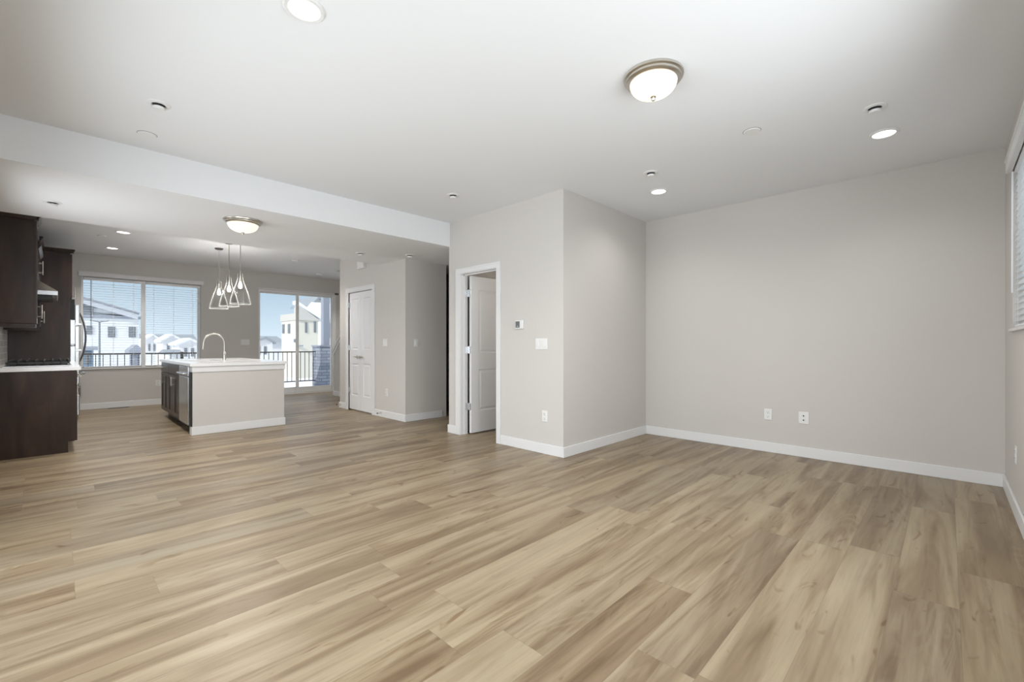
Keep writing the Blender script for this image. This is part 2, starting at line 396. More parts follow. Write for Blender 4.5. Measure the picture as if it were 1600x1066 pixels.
# ---- window_3: glazed sliding patio door in the far wall
o = bpy.data.objects.new('window_3', None); COL.objects.link(o); o['kind'] = 'structure'; o['label'] = 'glazed white sliding door to the snowy deck'
b = BM(); y0, y1 = YF-.004, YF+.12
bx(b, SX0, SX0+.03, y0, y1, 0, SZ1); bx(b, SX1-.09, SX1, y0, y1, 0, SZ1); bx(b, SX0+.03, SX1-.09, y0, y1, SZ1-.045, SZ1); bx(b, SX0+.03, SX1-.09, y0, y1, 0, .05)
obj('door_frame', b, M['vinyl'], o)
def slid(x0, x1, y0, l, r_):
    b = BM(); t = .035
    bx(b, x0, x0+l, y0, y0+t, .05, SZ1-.045, .004, 1); bx(b, x1-r_, x1, y0, y0+t, .05, SZ1-.045, .004, 1)
    bx(b, x0+l, x1-r_, y0, y0+t, .05, .155, .004, 1); bx(b, x0+l, x1-r_, y0, y0+t, SZ1-.075, SZ1-.045, .004, 1)
    f = obj('sliding_sash', b, M['vinyl'], o)
    obj('glass_pane', bx(BM(), x0+l, x1-r_, y0+.016, y0+.020, .155, SZ1-.075), M['glass'], f)
slid(SX0+.03, 4.01, YF+.07, .02, .05); slid(3.945, SX1-.09, YF+.03, .065, .02)
b = BM(); bx(b, SX1-.03, SX1+.06, YF-.03, YF-.004, SZ1+.005, SZ1+.05, .004); obj('corner_bracket', b, M['bronze'], o)
b = BM(); bx(b, SX0-.02, SX1+.03, YF-.018, YF-.004, SZ1+.012, SZ1+.03); obj('head_rail', b, M['vinyl'], o)

# ---- unseen patio window frame added on the solid left wall, around a fill lamp
o = bpy.data.objects.new('added_window_4', None); COL.objects.link(o); o['kind'] = 'structure'
b = BM()
for y in (.7, 2.33, 3.96): bx(b, XL, XL+.03, y-.03, y+.03, .1, 2.36)
bx(b, XL, XL+.028, .7, 3.96, .1, .16); bx(b, XL, XL+.028, .7, 3.96, 2.3, 2.36); obj('window_frame', b, M['vinyl'], o)

o = bpy.data.objects.new('added_window_5', None); COL.objects.link(o); o['kind'] = 'structure'  # unseen dining window frame, added on solid wall to go with its fill lamp
b = BM()
for y in (4.85, 6.25): bx(b, XL, XL+.03, y-.03, y+.03, .6, 2.1)
bx(b, XL, XL+.03, 4.85, 6.25, .57, .63); bx(b, XL, XL+.03, 4.85, 6.25, 2.07, 2.13); obj('window_frame', b, M['vinyl'], o)

# ---- blinds
def blind(label, x0, x1, z0, z1, yc, group, wand_x, tilt=0, pitch=.044, sy=1):
    t = thing('window_blind', label, 'blind', ((x0+x1)/2, yc, z0), 0, group)
    w = (x1-x0)/2; h = z1-z0
    obj('head_rail', bx(BM(), -w, w, -.028, .028, h-.045, h, .003), M['blind'], t)
    obj('bottom_rail', bx(BM(), -w, w, -.025, .025, .004, .02, .003), M['blind'], t)
    b = BM(); n = int((h-.09)/pitch)
    for i in range(n):
        z = .05+i*pitch
        mt = Matrix.Translation((0, 0, z)) @ Matrix.Rotation(tilt, 4, 'X')
        bx(b, -w, w, -.025, .025, -.0014, .0014, 0, 1, mt)
    obj('slats', b, M['blind'], t)
    for q in (-.72, 0, .72):
        b = BM(); bx(b, q*w-.0015, q*w+.0015, -.0265, -.0255, .02, h-.04); bx(b, q*w-.001, q*w+.001, .0255, .0265, .02, h-.04); bx(b, q*w-.001, q*w+.001, -.026, .026, .018, .022)
        obj('ladder_cord', b, M['blind'], t)
    if wand_x is not None:
        b = BM(); tube(b, [(wand_x, -.038*sy, h-.04), (wand_x, -.040*sy, h-.9)], .005, 8); obj('tilt_wand', b, M['lampgrey'] if sy > 0 else M['blind'], t)
    return t
bl1 = blind('white slatted blind in left half of the kitchen window', KX0+.034, 1.133, KZ0+.005, KZ1-.015, YF+.016, 'white slatted blinds', -.30)
bl2 = blind('white slatted blind in right half of the kitchen window', 1.201, KX1-.02, KZ0+.005, KZ1-.015, YF+.016, 'white slatted blinds', None)
bl3 = blind('white slatted blind in the side window at the right edge', WX0+.01, WX1-.008, WZ0+.005, WZ1-.01, YR-.035, 'white slatted blinds', .72, tilt=-.35, sy=-1)
def valance(label, x0, x1, y0, y1, z0, z1, sgn):
    b = BM(); bx(b, x0, x1, y0, y1, z0, z1, .004); bx(b, x0-.006, x1+.006, y0-.006 if sgn < 0 else y0, y1 if sgn < 0 else y1+.006, z1-.012, z1+.004, .003)
    o = obj('blind_valance', b, M['trim']); o['label'] = label; o['category'] = 'valance'; o['group'] = 'blind valances'
    return o
valance('long white valance board above the kitchen window', KX0-.035, KX1+.04, YF-.03, YF, 2.365, 2.445, -1)
valance('white valance board above the side window at the right edge', WX0-.03, WX1+.02, YR, YR+.032, 2.39, 2.478, 1)

# ---- moulded panel door leaves
def panel_slab(bm, w, h, t, panels, mtx, mould=.028, deep=.009, raised=True):
    """door leaf in local x (width), y (0 = visible face, t = back), z; panels = (x0,x1,z0,z1)"""
    nv = []
    def V(x, y, z):
        v = bm.verts.new(mtx @ Vector((x, y, z))); nv.append(v); return v
    def Q(*p): bm.faces.new([V(*q) for q in p])
    xs = sorted({0, w, *[p[0] for p in panels], *[p[1] for p in panels]}); zs = sorted({0, h, *[p[2] for p in panels], *[p[3] for p in panels]})
    for i in range(len(xs)-1):
        for j in range(len(zs)-1):
            cx, cz = (xs[i]+xs[i+1])/2, (zs[j]+zs[j+1])/2
            if any(p[0] < cx < p[1] and p[2] < cz < p[3] for p in panels): continue
            Q((xs[i], 0, zs[j]), (xs[i+1], 0, zs[j]), (xs[i+1], 0, zs[j+1]), (xs[i], 0, zs[j+1]))
    def ring(a, ya, c, yc):
        A = [(a[0], ya, a[2]), (a[1], ya, a[2]), (a[1], ya, a[3]), (a[0], ya, a[3])]
        B = [(c[0], yc, c[2]), (c[1], yc, c[2]), (c[1], yc, c[3]), (c[0], yc, c[3])]
        for k in range(4): Q(A[k], A[(k+1) % 4], B[(k+1) % 4], B[k])
    def ins(p, d): return (p[0]+d, p[1]-d, p[2]+d, p[3]-d)
    for p in panels:
        if raised:
            steps = [(0, 0), (mould*.35, deep), (mould*.8, deep), (mould*1.5, deep*.25)]
        else: steps = [(0, 0), (.002, deep)]
        for (d0, q0), (d1, q1) in zip(steps, steps[1:]): ring(ins(p, d0), q0, ins(p, d1), q1)
        d, q = steps[-1]; c = ins(p, d); Q((c[0], q, c[2]), (c[1], q, c[2]), (c[1], q, c[3]), (c[0], q, c[3]))
    Q((0, t, 0), (w, t, 0), (w, t, h), (0, t, h)); Q((0, 0, 0), (w, 0, 0), (w, t, 0), (0, t, 0)); Q((0, 0, h), (w, 0, h), (w, t, h), (0, t, h))
    Q((0, 0, 0), (0, t, 0), (0, t, h), (0, 0, h)); Q((w, 0, 0), (w, t, 0), (w, t, h), (w, 0, h))
    bmesh.ops.remove_doubles(bm, verts=nv, dist=1e-5)
    return bm
def hinge(parent, x, y, z, along):
    b = BM(); tube(b, [(x, y, z-.045), (x, y, z+.045)], .0075, 8)
    if along == 'X': bx(b, x-.032, x+.032, y-.003, y+.003, z-.044, z+.044)
    else: bx(b, x-.003, x+.003, y-.030, y+.030, z-.044, z+.044)
    obj('hinge', b, M['steel'], parent)

# door_1: open white two-panel door; its leaf runs into the room behind
d1 = bpy.data.objects.new('door_1', None); COL.objects.link(d1); d1['kind'] = 'structure'; d1['label'] = 'white two panel door standing open'
b = BM(); panel_slab(b, .66, 2.022, .035, [(.125, .535, 1.03, 1.852), (.125, .535, .275, .815)], Matrix.Translation((3.731, 4.372, .014)))
obj('door_leaf', b, M['door'], d1)
for z in (.353, 1.083, 1.814):
    b = BM(); tube(b, [(3.727, 4.412, z-.046), (3.727, 4.412, z+.046)], .0085, 8); bx(b, 3.683, 3.727, 4.436, 4.4425, z-.045, z+.045); bx(b, 3.7255, 3.730, 4.376, 4.436, z-.045, z+.045); obj('hinge', b, M['steel'], d1)
b = BM(); lathe(b, [(0, 0), (.03, 0), (.03, .008), (.012, .012), (.012, .04), (0, .04)], 20, (4.325, 4.372-.04, .95), 'Y'); tube(b, [(4.325, 4.335, .95), (4.22, 4.332, .95)], .008, 8)
obj('door_lever', b, M['nickel'], d1)
# jamb and casing of door_1
b = BM()
bx(b, XD-.004, XD+.118, DY0-.018, DY0, 0, DZ+.018); bx(b, XD-.004, XD+.118, DY1, DY1+.018, 0, DZ+.018); bx(b, XD-.004, XD+.118, DY0, DY1, DZ, DZ+.018)
bx(b, XD+.055, XD+.072, DY1-.012, DY1, 0, DZ); bx(b, XD+.055, XD+.072, DY0, DY0+.012, 0, DZ); bx(b, XD+.055, XD+.072, DY0, DY1, DZ-.012, DZ)
CW = .062
def casing(bm, x, y0, y1, z1, cw=CW, t=.017):
    bd = .018
    for yy in ((y0-cw, y0), (y1, y1+cw)):
        bx(bm, x-t, x, yy[0], yy[1], 0, z1, .002, 1)
        by = yy[0] if yy[0] < y0 else yy[1]-bd
        bx(bm, x-t-.004, x-t, by, by+bd, 0, z1+cw-bd, .0015, 1)
    bx(bm, x-t, x, y0-cw, y1+cw, z1, z1+cw, .002, 1); bx(bm, x-t-.004, x-t, y0-cw, y1+cw, z1+cw-bd, z1+cw, .0015, 1)
casing(b, XD, DY0-.006, DY1+.010, DZ+.006, .066)
struct('trim_2', b, M['trim'], label='white casing around the open door')
# door_2: pair of narrow pantry doors
d2 = bpy.data.objects.new('door_2', None); COL.objects.link(d2); d2['kind'] = 'structure'; d2['label'] = 'pair of narrow white pantry doors, closed'
R = Matrix.Rotation(-PI/2, 4, 'Z')       # local x -> -Y, local y -> +X
mid = (PY0+PY1)/2; w = (PY1-PY0)/2-.016
for y_hi in (PY1-.012, mid-.002):
    b = BM(); pw = w
    panel_slab(b, pw, 2.035, .035, [(.085, pw-.085, 1.045, 1.93), (.085, pw-.085, .245, .80)], Matrix.Translation((XP+.012, y_hi, .022)) @ R, .026, .010)
    lf = obj('door_leaf', b, M['door'], d2)
    s = -1 if y_hi < mid else 1
    yy = mid + s*.052
    b = BM(); lathe(b, [(0, 0), (.028, 0), (.028, .01), (.012, .014), (.012, .045), (0, .045)], 20, (XP+.012-.045, yy, .94), 'X')
    tube(b, [(XP-.036, yy, .94), (XP-.040, yy+s*.04, .942), (XP-.036, yy+s*.115, .938)], [.009, .008, .006], 8); obj('door_lever', b, M['nickel'], lf)
for z in (.352, 1.10, 1.848):
    for y in (PY0+.008, PY1-.008): hinge(d2, XP+.004, y, z, 'Y')
b = BM(); casing(b, XP, PY0+.004, PY1-.004, PZ-.002, .078)
bx(b, XP-.004, XP+.114, PY0-.012, PY0, 0, PZ+.01); bx(b, XP-.004, XP+.114, PY1, PY1+.012, 0, PZ+.01); bx(b, XP-.004, XP+.114, PY0, PY1, PZ-.006, PZ+.01)
bx(b, XP+.05, XP+.06, PY0, PY1, 0, .02)
struct('trim_3', b, M['trim'], label='white casing around the pantry doors')

# ------------------------------------------------------------------ kitchen run along the left wall
FX = .165      # cabinet box fronts
def wood_front(bm, x, y0, y1, z0, z1, raised=False, frame=.055):
    """shaker front facing +X at plane x"""
    mt = Matrix.Translation((x, y0, z0)) @ Matrix.Rotation(PI/2, 4, 'Z')     # local x -> +Y, local y -> -X
    w, h = y1-y0, z1-z0
    panel_slab(bm, w, h, .018, [(frame, w-frame, frame, h-frame)] if h > .2 else [], mt, deep=.008, raised=False)
def bar_pull(parent, p, ax, ln, out):
    b = BM(); p = Vector(p); d = Vector(ax); o_ = Vector(out)
    tube(b, [p+o_*.032-d*ln/2, p+o_*.032+d*ln/2], .006, 8)
    for s in (-.36, .36): tube(b, [p+d*ln*s, p+o_*.032+d*ln*s], .005, 8)
    obj('bar_pull', b, M['nickel'], parent)
def base_unit(label, y0, y1, doors, group='dark base cabinets'):
    t = thing('base_cabinet', label, 'cabinet', (0, 0, 0), 0, group)
    b = BM(); prism(b, [(XL+.013, 0), (.095, 0), (.095, .115), (FX-.018, .115), (FX-.018, .875), (XL+.013, .875)], 'Y', y0, y1)
    obj('carcass', b, M['wood'], t)
    n = doors; dw = (y1-y0)/n
    for i in range(n):
        a, c = y0+dw*i+.003, y0+dw*(i+1)-.003
        b = BM(); wood_front(b, FX, a, c, .725, .868); dr = obj('drawer_front', b, M['wood'], t); bar_pull(dr, (FX, (a+c)/2, .80), (0, 1, 0), .13, (1, 0, 0))
        b = BM(); wood_front(b, FX, a, c, .12, .715); dd = obj('cabinet_door', b, M['wood'], t); bar_pull(dd, (FX, c-.035 if i % 2 == 0 else a+.035, .62), (0, 0, 1), .13, (1, 0, 0))
    return t
base_unit('dark wood base cabinet at the near end of the run, flat end panel showing', 6.72, 7.06, 1)
base_unit('dark wood base cabinet under the gas cooktop', 7.062, 7.978, 2)
base_unit('dark wood base cabinet between the cooktop and the oven tower', 7.98, 8.798, 2)
b = BM(); bx(b, XL+.012, .195, 6.70, 8.798, .876, .915, .004, 2)
o = obj('countertop', b, M['quartz']); o['label'] = 'white quartz countertop along the left kitchen wall, under the cooktop'; o['category'] = 'countertop'
struct('wall_backsplash', bx(BM(), XL, XL+.011, 6.70, 8.798, .876, 1.37), M['tile'], label='grey tile backsplash')
b = BM(); bx(b, XL, XL+.016, 6.688, 6.70, .90, 1.37); struct('trim_4', b, M['trim'], label='pale edge strip of the backsplash')
# cooktop
t = thing('gas_cooktop', 'black gas cooktop with iron grates on the left countertop', 'cooktop', (0, 0, .915))
CY0, CY1, CX0, CX1 = 7.0, 7.90, -.385, .13
obj('rim', bx(BM(), CX0, CX1, CY0, CY1, 0, .010, .003), M['steel'], t)
obj('cooktop_plate', bx(BM(), CX0+.015, CX1-.015, CY0+.015, CY1-.015, .010, .014), M['black'], t)
for k in range(3):
    gy0, gy1 = CY0+.02+.29*k, CY0+.02+.29*k+.28
    b = BM()
    for yy in (gy0, gy1-.012): bx(b, CX0+.02, CX1-.02, yy, yy+.012, .026, .050, .002, 1)
    for i in range(8):
        xx = CX0+.035+i*.064
        bx(b, xx, xx+.011, gy0-.004, gy1+.004, .034, .068, .004, 1)
    for xx in (CX0+.03, CX1-.045):
        for yy in (gy0+.01, gy1-.022): bx(b, xx, xx+.012, yy, yy+.012, .014, .034)
    obj('grate', b, M['iron'], t)
for k, (xx, yy) in enumerate(((-.25, 7.16), (0, 7.16), (-.13, 7.45), (-.25, 7.74), (0, 7.74))):
    b = BM(); lathe(b, [(.05, .014), (.05, .022), (.035, .024), (.035, .032), (0, .032)], 20, (xx, yy, 0)); obj('burner', b, M['iron'], t, True)
for k in range(5):
    b = BM(); lathe(b, [(.019, .010), (.019, .030), (.015, .034), (0, .034)], 16, (CX1-.03, 7.27+.09*k, 0)); obj('knob', b, M['steel'], t, True)
# upper cabinets
UX = -.135
def crown(bm, x0, x1, y0, y1, z, ends=(True, True)):
    prof = [(0, 0), (.012, .004), (.034, .042), (.034, .055), (0, .055)]
    prism(bm, [(x1+p, z+q) for p, q in prof], 'Y', y0-.034*ends[0], y1+.034*ends[1])
    if ends[0]: prism(bm, [(y0-p, z+q) for p, q in prof], 'X', x0, x1+.02)
    if ends[1]: prism(bm, [(y1+p, z+q) for p, q in prof], 'X', x0, x1+.02)
def upper(label, y0, y1, z0, z1, doors, ends, light_rail=True):
    t = thing('upper_cabinet', label, 'cabinet', (0, 0, 0), 0, 'dark upper cabinets')
    obj('carcass', bx(BM(), XL+.013, UX-.018, y0, y1, z0, z1, .002, 1), M['wood'], t)
    dw = (y1-y0)/doors
    for i in range(doors):
        a, c = y0+dw*i+.003, y0+dw*(i+1)-.003
        b = BM(); wood_front(b, UX, a, c, z0+.004, z1-.03); dd = obj('cabinet_door', b, M['wood'], t)
        bar_pull(dd, (UX, c-.035 if i % 2 == 0 else a+.035, z0+.14), (0, 0, 1), .15, (1, 0, 0))
    b = BM(); crown(b, XL+.013, UX-.004, y0, y1, z1-.028, ends); obj('crown_moulding', b, M['wood'], t)
    if light_rail:
        b = BM(); bx(b, XL+.02, UX-.008, y0+.004, y1-.004, z0-.038, z0, .003, 1); obj('light_rail', b, M['wood'], t)
    return t
upper('dark wood upper cabinet at the near end, large flat side facing the room', 6.72, 7.06, 1.368, 2.458, 1, (True, False))
upper('dark wood upper cabinet between the range hood and the oven tower', 7.98, 8.76, 1.368, 2.458, 2, (False, False))
upper('short dark wood cabinet above the range hood', 7.062, 7.978, 1.90, 2.22, 2, (False, False), False)
# hood
t = thing('range_hood', 'stainless steel range hood with sloped canopy above the cooktop', 'range hood', (0, 0, 0))
obj('hood_rim', bx(BM(), XL, .02, 7.09, 7.95, 1.70, 1.748, .003), M['steel'], t)
b = BM(); V = [b.verts.new(p) for p in ((XL, 7.09, 1.748), (.02, 7.09, 1.748), (.02, 7.95, 1.748), (XL, 7.95, 1.748), (XL, 7.30, 1.90), (-.17, 7.30, 1.90), (-.17, 7.74, 1.90), (XL, 7.74, 1.90))]
for q in ((0, 1, 5, 4), (1, 2, 6, 5), (2, 3, 7, 6), (3, 0, 4, 7), (4, 5, 6, 7), (0, 3, 2, 1)): b.faces.new([V[i] for i in q])
obj('hood_canopy', b, M['nickel'], t)
obj('filter', bx(BM(), XL+.05, -.02, 7.13, 7.91, 1.672, 1.70), M['black'], t)
# oven tower and fridge
TY0, TY1 = 8.80, 9.56
t = thing('oven_cabinet', 'tall dark wood oven cabinet, its side panel behind the countertop', 'cabinet', (0, 0, 0))
b = BM(); bx(b, XL+.003, FX-.018, TY0, TY0+.03, 0, 2.44); bx(b, XL+.003, FX-.018, TY1-.03, TY1, 0, 2.44); bx(b, XL+.003, FX-.04, TY0+.03, TY1-.03, .10, .42); bx(b, XL+.003, FX-.04, TY0+.03, TY1-.03, 1.80, 2.44); bx(b, XL+.003, XL+.02, TY0+.03, TY1-.03, .42, 1.80)
bx(b, XL+.003, .095, TY0+.03, TY1-.03, 0, .10); obj('carcass', b, M['wood'], t)
b = BM(); wood_front(b, FX, TY0+.004, TY1-.004, .12, .41); dr = obj('drawer_front', b, M['wood'], t); bar_pull(dr, (FX, 9.18, .33), (0, 1, 0), .2, (1, 0, 0))
for a, c, py in ((TY0+.004, 9.177, 9.14), (9.183, TY1-.004, 9.22)):
    b = BM(); wood_front(b, FX, a, c, 1.81, 2.42); dd = obj('cabinet_door', b, M['wood'], t); bar_pull(dd, (FX, py, 1.92), (0, 0, 1), .15, (1, 0, 0))
b = BM(); crown(b, XL+.013, FX-.006, TY0, TY1, 2.43, (True, False)); obj('crown_moulding', b, M['wood'], t)
def oven(name, label, cat, z0, z1, ctrl):
    t = thing(name, label, cat, (0, 0, 0))
    obj('oven_body', bx(BM(), XL+.05, FX-.02, TY0+.035, TY1-.035, z0+.005, z1-.005), M['black'], t)
    dr = obj('oven_door', bx(BM(), FX-.02, FX+.03, TY0+.012, TY1-.012, z0+.006, z1-ctrl-.004, .004), M['steel'], t)
    obj('oven_glass', bx(BM(), FX+.029, FX+.033, TY0+.09, TY1-.09, z0+.07, z1-ctrl-.13), M['black'], dr)
    b = BM(); hz = z1-ctrl-.06; tube(b, [(FX+.085, TY0+.05, hz), (FX+.085, TY1-.05, hz)], .011, 10)
    for y in (TY0+.07, TY1-.07): bx(b, FX+.03, FX+.092, y-.012, y+.012, hz-.012, hz+.012, .002, 1)
    obj('oven_handle', b, M['steel'], dr)
    obj('control_panel', bx(BM(), FX-.02, FX+.026, TY0+.012, TY1-.012, z1-ctrl, z1-.004, .003), M['black'], t)
oven('built_in_oven', 'stainless wall oven in the tall cabinet, below the microwave', 'oven', .43, 1.145, .01)
oven('microwave_oven', 'stainless built-in microwave in the tall cabinet, above the wall oven', 'microwave', 1.15, 1.795, .29)
t = thing('refrigerator', 'stainless steel refrigerator beyond the oven cabinet, with bowed door handles', 'refrigerator', (0, 0, 0))
RY0, RY1 = 9.575, 10.49
obj('fridge_body', bx(BM(), XL+.03, .20, RY0, RY1, .02, 1.78, .004), M['steel'], t)
for a, c, hy in ((RY0+.004, 10.03, 9.985), (10.036, RY1-.004, 10.08)):
    dd = obj('fridge_door', bx(BM(), .205, .262, a, c, .79, 1.77, .012, 3), M['steel'], t)
    b = BM(); pts = []
    for i in range(13):
        f = i/12; pts.append((.272+.072*math.sin(PI*f)**.8, hy, .88+.78*f))
    tube(b, pts, .011, 8); obj('bowed_handle', b, M['bronze'], dd)
dd = obj('freezer_drawer', bx(BM(), .205, .262, RY0+.004, RY1-.004, .06, .775, .012, 3), M['steel'], t)
b = BM(); tube(b, [(.265, RY0+.07, .70), (.315, RY0+.10, .70), (.325, (RY0+RY1)/2, .70), (.315, RY1-.10, .70), (.265, RY1-.07, .70)], .013, 8); obj('freezer_handle', b, M['steel'], dd)
t = thing('upper_cabinet', 'dark wood cabinet above the refrigerator, beyond the oven tower', 'cabinet', (0, 0, 0), 0, 'dark upper cabinets')
obj('carcass', bx(BM(), XL+.003, FX-.018, 9.565, 10.50, 1.86, 2.44), M['wood'], t)
for a, c in ((9.57, 10.03), (10.036, 10.495)):
    b = BM(); wood_front(b, FX, a, c, 1.87, 2.42); obj('cabinet_door', b, M['wood'], t)
b = BM(); crown(b, XL+.013, FX-.006, 9.56, 10.50, 2.43, (False, False)); obj('crown_moulding', b, M['wood'], t)
b = BM(); bx(b, XL+.003, FX, 10.505, 10.53, 0, 2.44); o = obj('fridge_side_panel', b, M['wood']); o['label'] = 'tall dark wood panel on the far side of the refrigerator'; o['category'] = 'panel'

# ------------------------------------------------------------------ island
IX0, IX1, IY0, IY1 = 1.215, 2.304, 6.84, 9.12
t = thing('island_end_panel', 'grey painted end wall of the kitchen island with white trim', 'island panel', (0, 0, 0))
b = BM(); bx(b, IX0, IX1, IY0, IY0+.11, 0, .876); bx(b, IX1-.11, IX1, IY0+.11, IY1-.02, 0, .876); obj('painted_wall', b, M['wall'], t)
b = BM(); bx(b, IX0-.013, IX1+.013, IY0-.014, IY0, 0, BH, .003, 1); bx(b, IX0-.013, IX0, IY0, IY0+.11, 0, BH, .003, 1); bx(b, IX1, IX1+.013, IY0, IY1-.02, 0, BH, .003, 1); obj('baseboard', b, M['trim'], t)
b = BM(); bx(b, IX0-.008, IX1+.010, IY0-.016, IY0, .80, .876, .004, 2); bx(b, IX0-.008, IX0, IY0, IY0+.11, .80, .876, .003, 1); bx(b, IX1, IX1+.012, IY0, IY1-.02, .80, .876, .003, 1); obj('apron_trim', b, M['trim'], t)
# worktop with the sink cut-out
TX0, TX1, TYA, TYB = 1.180, 2.345, 6.80, 9.16
KSX0, KSX1, KSY0, KSY1 = 1.30, 1.72, 7.62, 8.40
b = BM(); z0, z1 = .876, .914
bx(b, TX0, KSX0, TYA, TYB, z0, z1); bx(b, KSX1, TX1, TYA, TYB, z0, z1); bx(b, KSX0, KSX1, TYA, KSY0, z0, z1); bx(b, KSX0, KSX1, KSY1, TYB, z0, z1)
o = obj('countertop', b, M['quartz']); o['label'] = 'white quartz top of the kitchen island, with the sink and faucet'; o['category'] = 'countertop'
b = BM(); th = .004; zb = .70
bx(b, KSX0-.01, KSX0, KSY0-.01, KSY1+.01, zb, .8755); bx(b, KSX1, KSX1+.01, KSY0-.01, KSY1+.01, zb, .8755); bx(b, KSX0, KSX1, KSY0-.01, KSY0, zb, .8755); bx(b, KSX0, KSX1, KSY1, KSY1+.01, zb, .8755); bx(b, KSX0, KSX1, KSY0, KSY1, zb, zb+.006)
t = thing('kitchen_sink', 'stainless sink set into the island top', 'sink'); obj('basin', b, M['steel'], t)
b = BM(); lathe(b, [(.045, 0), (.045, .004), (.03, .006), (0, .003)], 20, ((KSX0+KSX1)/2, (KSY0+KSY1)/2, zb+.006)); obj('drain', b, M['chrome'], t)
# island cabinets, facing -X
CXF = 1.198
def isl_front(bm, y0, y1, z0, z1, frame=.055):
    w, h = y1-y0, z1-z0
    panel_slab(bm, w, h, .018, [(frame, w-frame, frame, h-frame)] if h > .2 else [], Matrix.Translation((CXF, y1, z0)) @ R, deep=.008, raised=False)
def isl_unit(label, y0, y1, hollow):
    t = thing('island_cabinet', label, 'cabinet', (0, 0, 0), 0, 'dark island cabinets')
    b = BM()
    if hollow:   # open inside, where the sink hangs
        bx(b, CXF+.018, 1.78, y0, y0+.018, .115, .875); bx(b, CXF+.018, 1.78, y1-.018, y1, .115, .875); bx(b, CXF+.018, 1.78, y0+.018, y1-.018, .115, .135); bx(b, 1.762, 1.78, y0+.018, y1-.018, .135, .875)
        bx(b, CXF+.018, CXF+.036, y0+.018, y1-.018, .135, .875)
    else: bx(b, CXF+.018, 1.78, y0, y1, .115, .875)
    bx(b, CXF+.09, 1.78, y0, y1, 0, .115); obj('carcass', b, M['wood'], t)
    m_ = (y0+y1)/2
    for i, (a, c) in enumerate(((y0+.003, m_-.002), (m_+.002, y1-.003))):
        b = BM(); isl_front(b, a, c, .12, .715); dd = obj('cabinet_door', b, M['wood'], t)
        bar_pull(dd, (CXF, (c-.035) if i == 0 else (a+.035), .62), (0, 0, 1), .13, (-1, 0, 0))
    b = BM(); isl_front(b, y0+.003, y1-.003, .725, .868); dr = obj('drawer_front', b, M['wood'], t)
    if not hollow: bar_pull(dr, (CXF, m_, .80), (0, 1, 0), .16, (-1, 0, 0))
    return t
isl_unit('dark wood sink cabinet of the island, next to the dishwasher', 7.565, 8.46, True)
isl_unit('dark wood island cabinet at the far end by the window', 8.462, 9.10, False)
t = thing('dishwasher', 'stainless dishwasher built into the near end of the island', 'dishwasher', (0, 0, 0))
obj('dishwasher_body', bx(BM(), CXF+.03, 1.78, 6.965, 7.555, .10, .868), M['black'], t)
obj('dishwasher_door', bx(BM(), CXF-.012, CXF+.028, 6.968, 7.552, .115, .735, .006), M['steel'], t)
cp = obj('control_panel', bx(BM(), CXF-.012, CXF+.028, 6.968, 7.552, .742, .868, .006), M['steel'], t)
b = BM(); tube(b, [(CXF-.012, 7.03, .775), (CXF-.045, 7.05, .775), (CXF-.045, 7.47, .775), (CXF-.012, 7.49, .775)], .010, 8); obj('door_handle', b, M['steel'], cp)
obj('toe_kick', bx(BM(), CXF+.09, 1.7, 6.965, 7.555, 0, .10), M['black'], t)
obj('dark_side_strip', bx(BM(), CXF-.002, IX0-.001, 6.862, 6.966, BH+.002, .799), M['black'], t)  # black strip over the left edge of the island end wall
# faucet
t = thing('kitchen_faucet', 'nickel gooseneck faucet standing on the island top', 'faucet', (1.835, 8.05, .914), PI)
b = BM(); lathe(b, [(0, 0), (.027, 0), (.027, .008), (.021, .014), (.019, .11), (.017, .13), (0, .13)], 20); obj('faucet_base', b, M['nickel'], t, True)
b = BM(); pts = [(0, 0, .12), (0, 0, .25)]
for i in range(13):
    a = PI*i/12; pts.append((.135-.135*math.cos(a), 0, .27+.135*math.sin(a)))
pts.append((.273, 0, .245)); tube(b, pts, .0125, 12); obj('spout', b, M['nickel'], t, True)
b = BM(); tube(b, [(.272, 0, .262), (.278, 0, .18), (.279, 0, .165)], [.0155, .0175, .015], 12); obj('spray_head', b, M['nickel'], t, True)
b = BM(); tube(b, [(0, .015, .085), (0, .045, .09), (0, .085, .12)], [.009, .008, .006], 8); obj('handle', b, M['nickel'], t, True)

# ------------------------------------------------------------------ lamps
def dome(label, loc, rr, sc=1.0):
    t = thing('flush_dome_light', label, 'ceiling light', loc, 0, 'domed ceiling lights')
    b = BM(); lathe(b, [(rr*.55, 0), (rr*.98, 0), (rr, -.006), (rr*.985, -.016), (rr*.92, -.022), (rr*.915, -.032), (rr*.84, -.042), (rr*.76, -.042), (rr*.76, -.034)], 56); obj('metal_pan', b, M['nickel'], t, True)
    b = BM(); pr = []
    for i in range(11):
        a = PI/2*i/10; pr.append((rr*.785*math.cos(a)**.85 if i < 10 else 0, -.040-.083*math.sin(a)))
    lathe(b, pr, 48); obj('glass_bowl', b, M['diffuser'], t, True)
    b = BM(); lathe(b, [(0, -.118), (.014, -.120), (.016, -.126), (.008, -.131), (.012, -.138), (.008, -.146), (0, -.148)], 20); obj('finial', b, M['nickel'], t, True)
    l = bpy.data.lights.new('dome_bulb', 'SPOT'); l.energy = 45*sc; l.color = (1, .94, .85); l.shadow_soft_size = .06; l.spot_size = math.radians(165); l.spot_blend = .6
    lo = bpy.data.objects.new('dome_bulb', l); COL.objects.link(lo); lo.location = (0, 0, -.16); lo.parent = t
    return t
dm = dome('domed glass ceiling light with nickel rim over the empty main room', (2.47, 1.243, ZC), .172)
dome('domed glass ceiling light with nickel rim under the white soffit', (1.355, 5.21, ZS), .178)
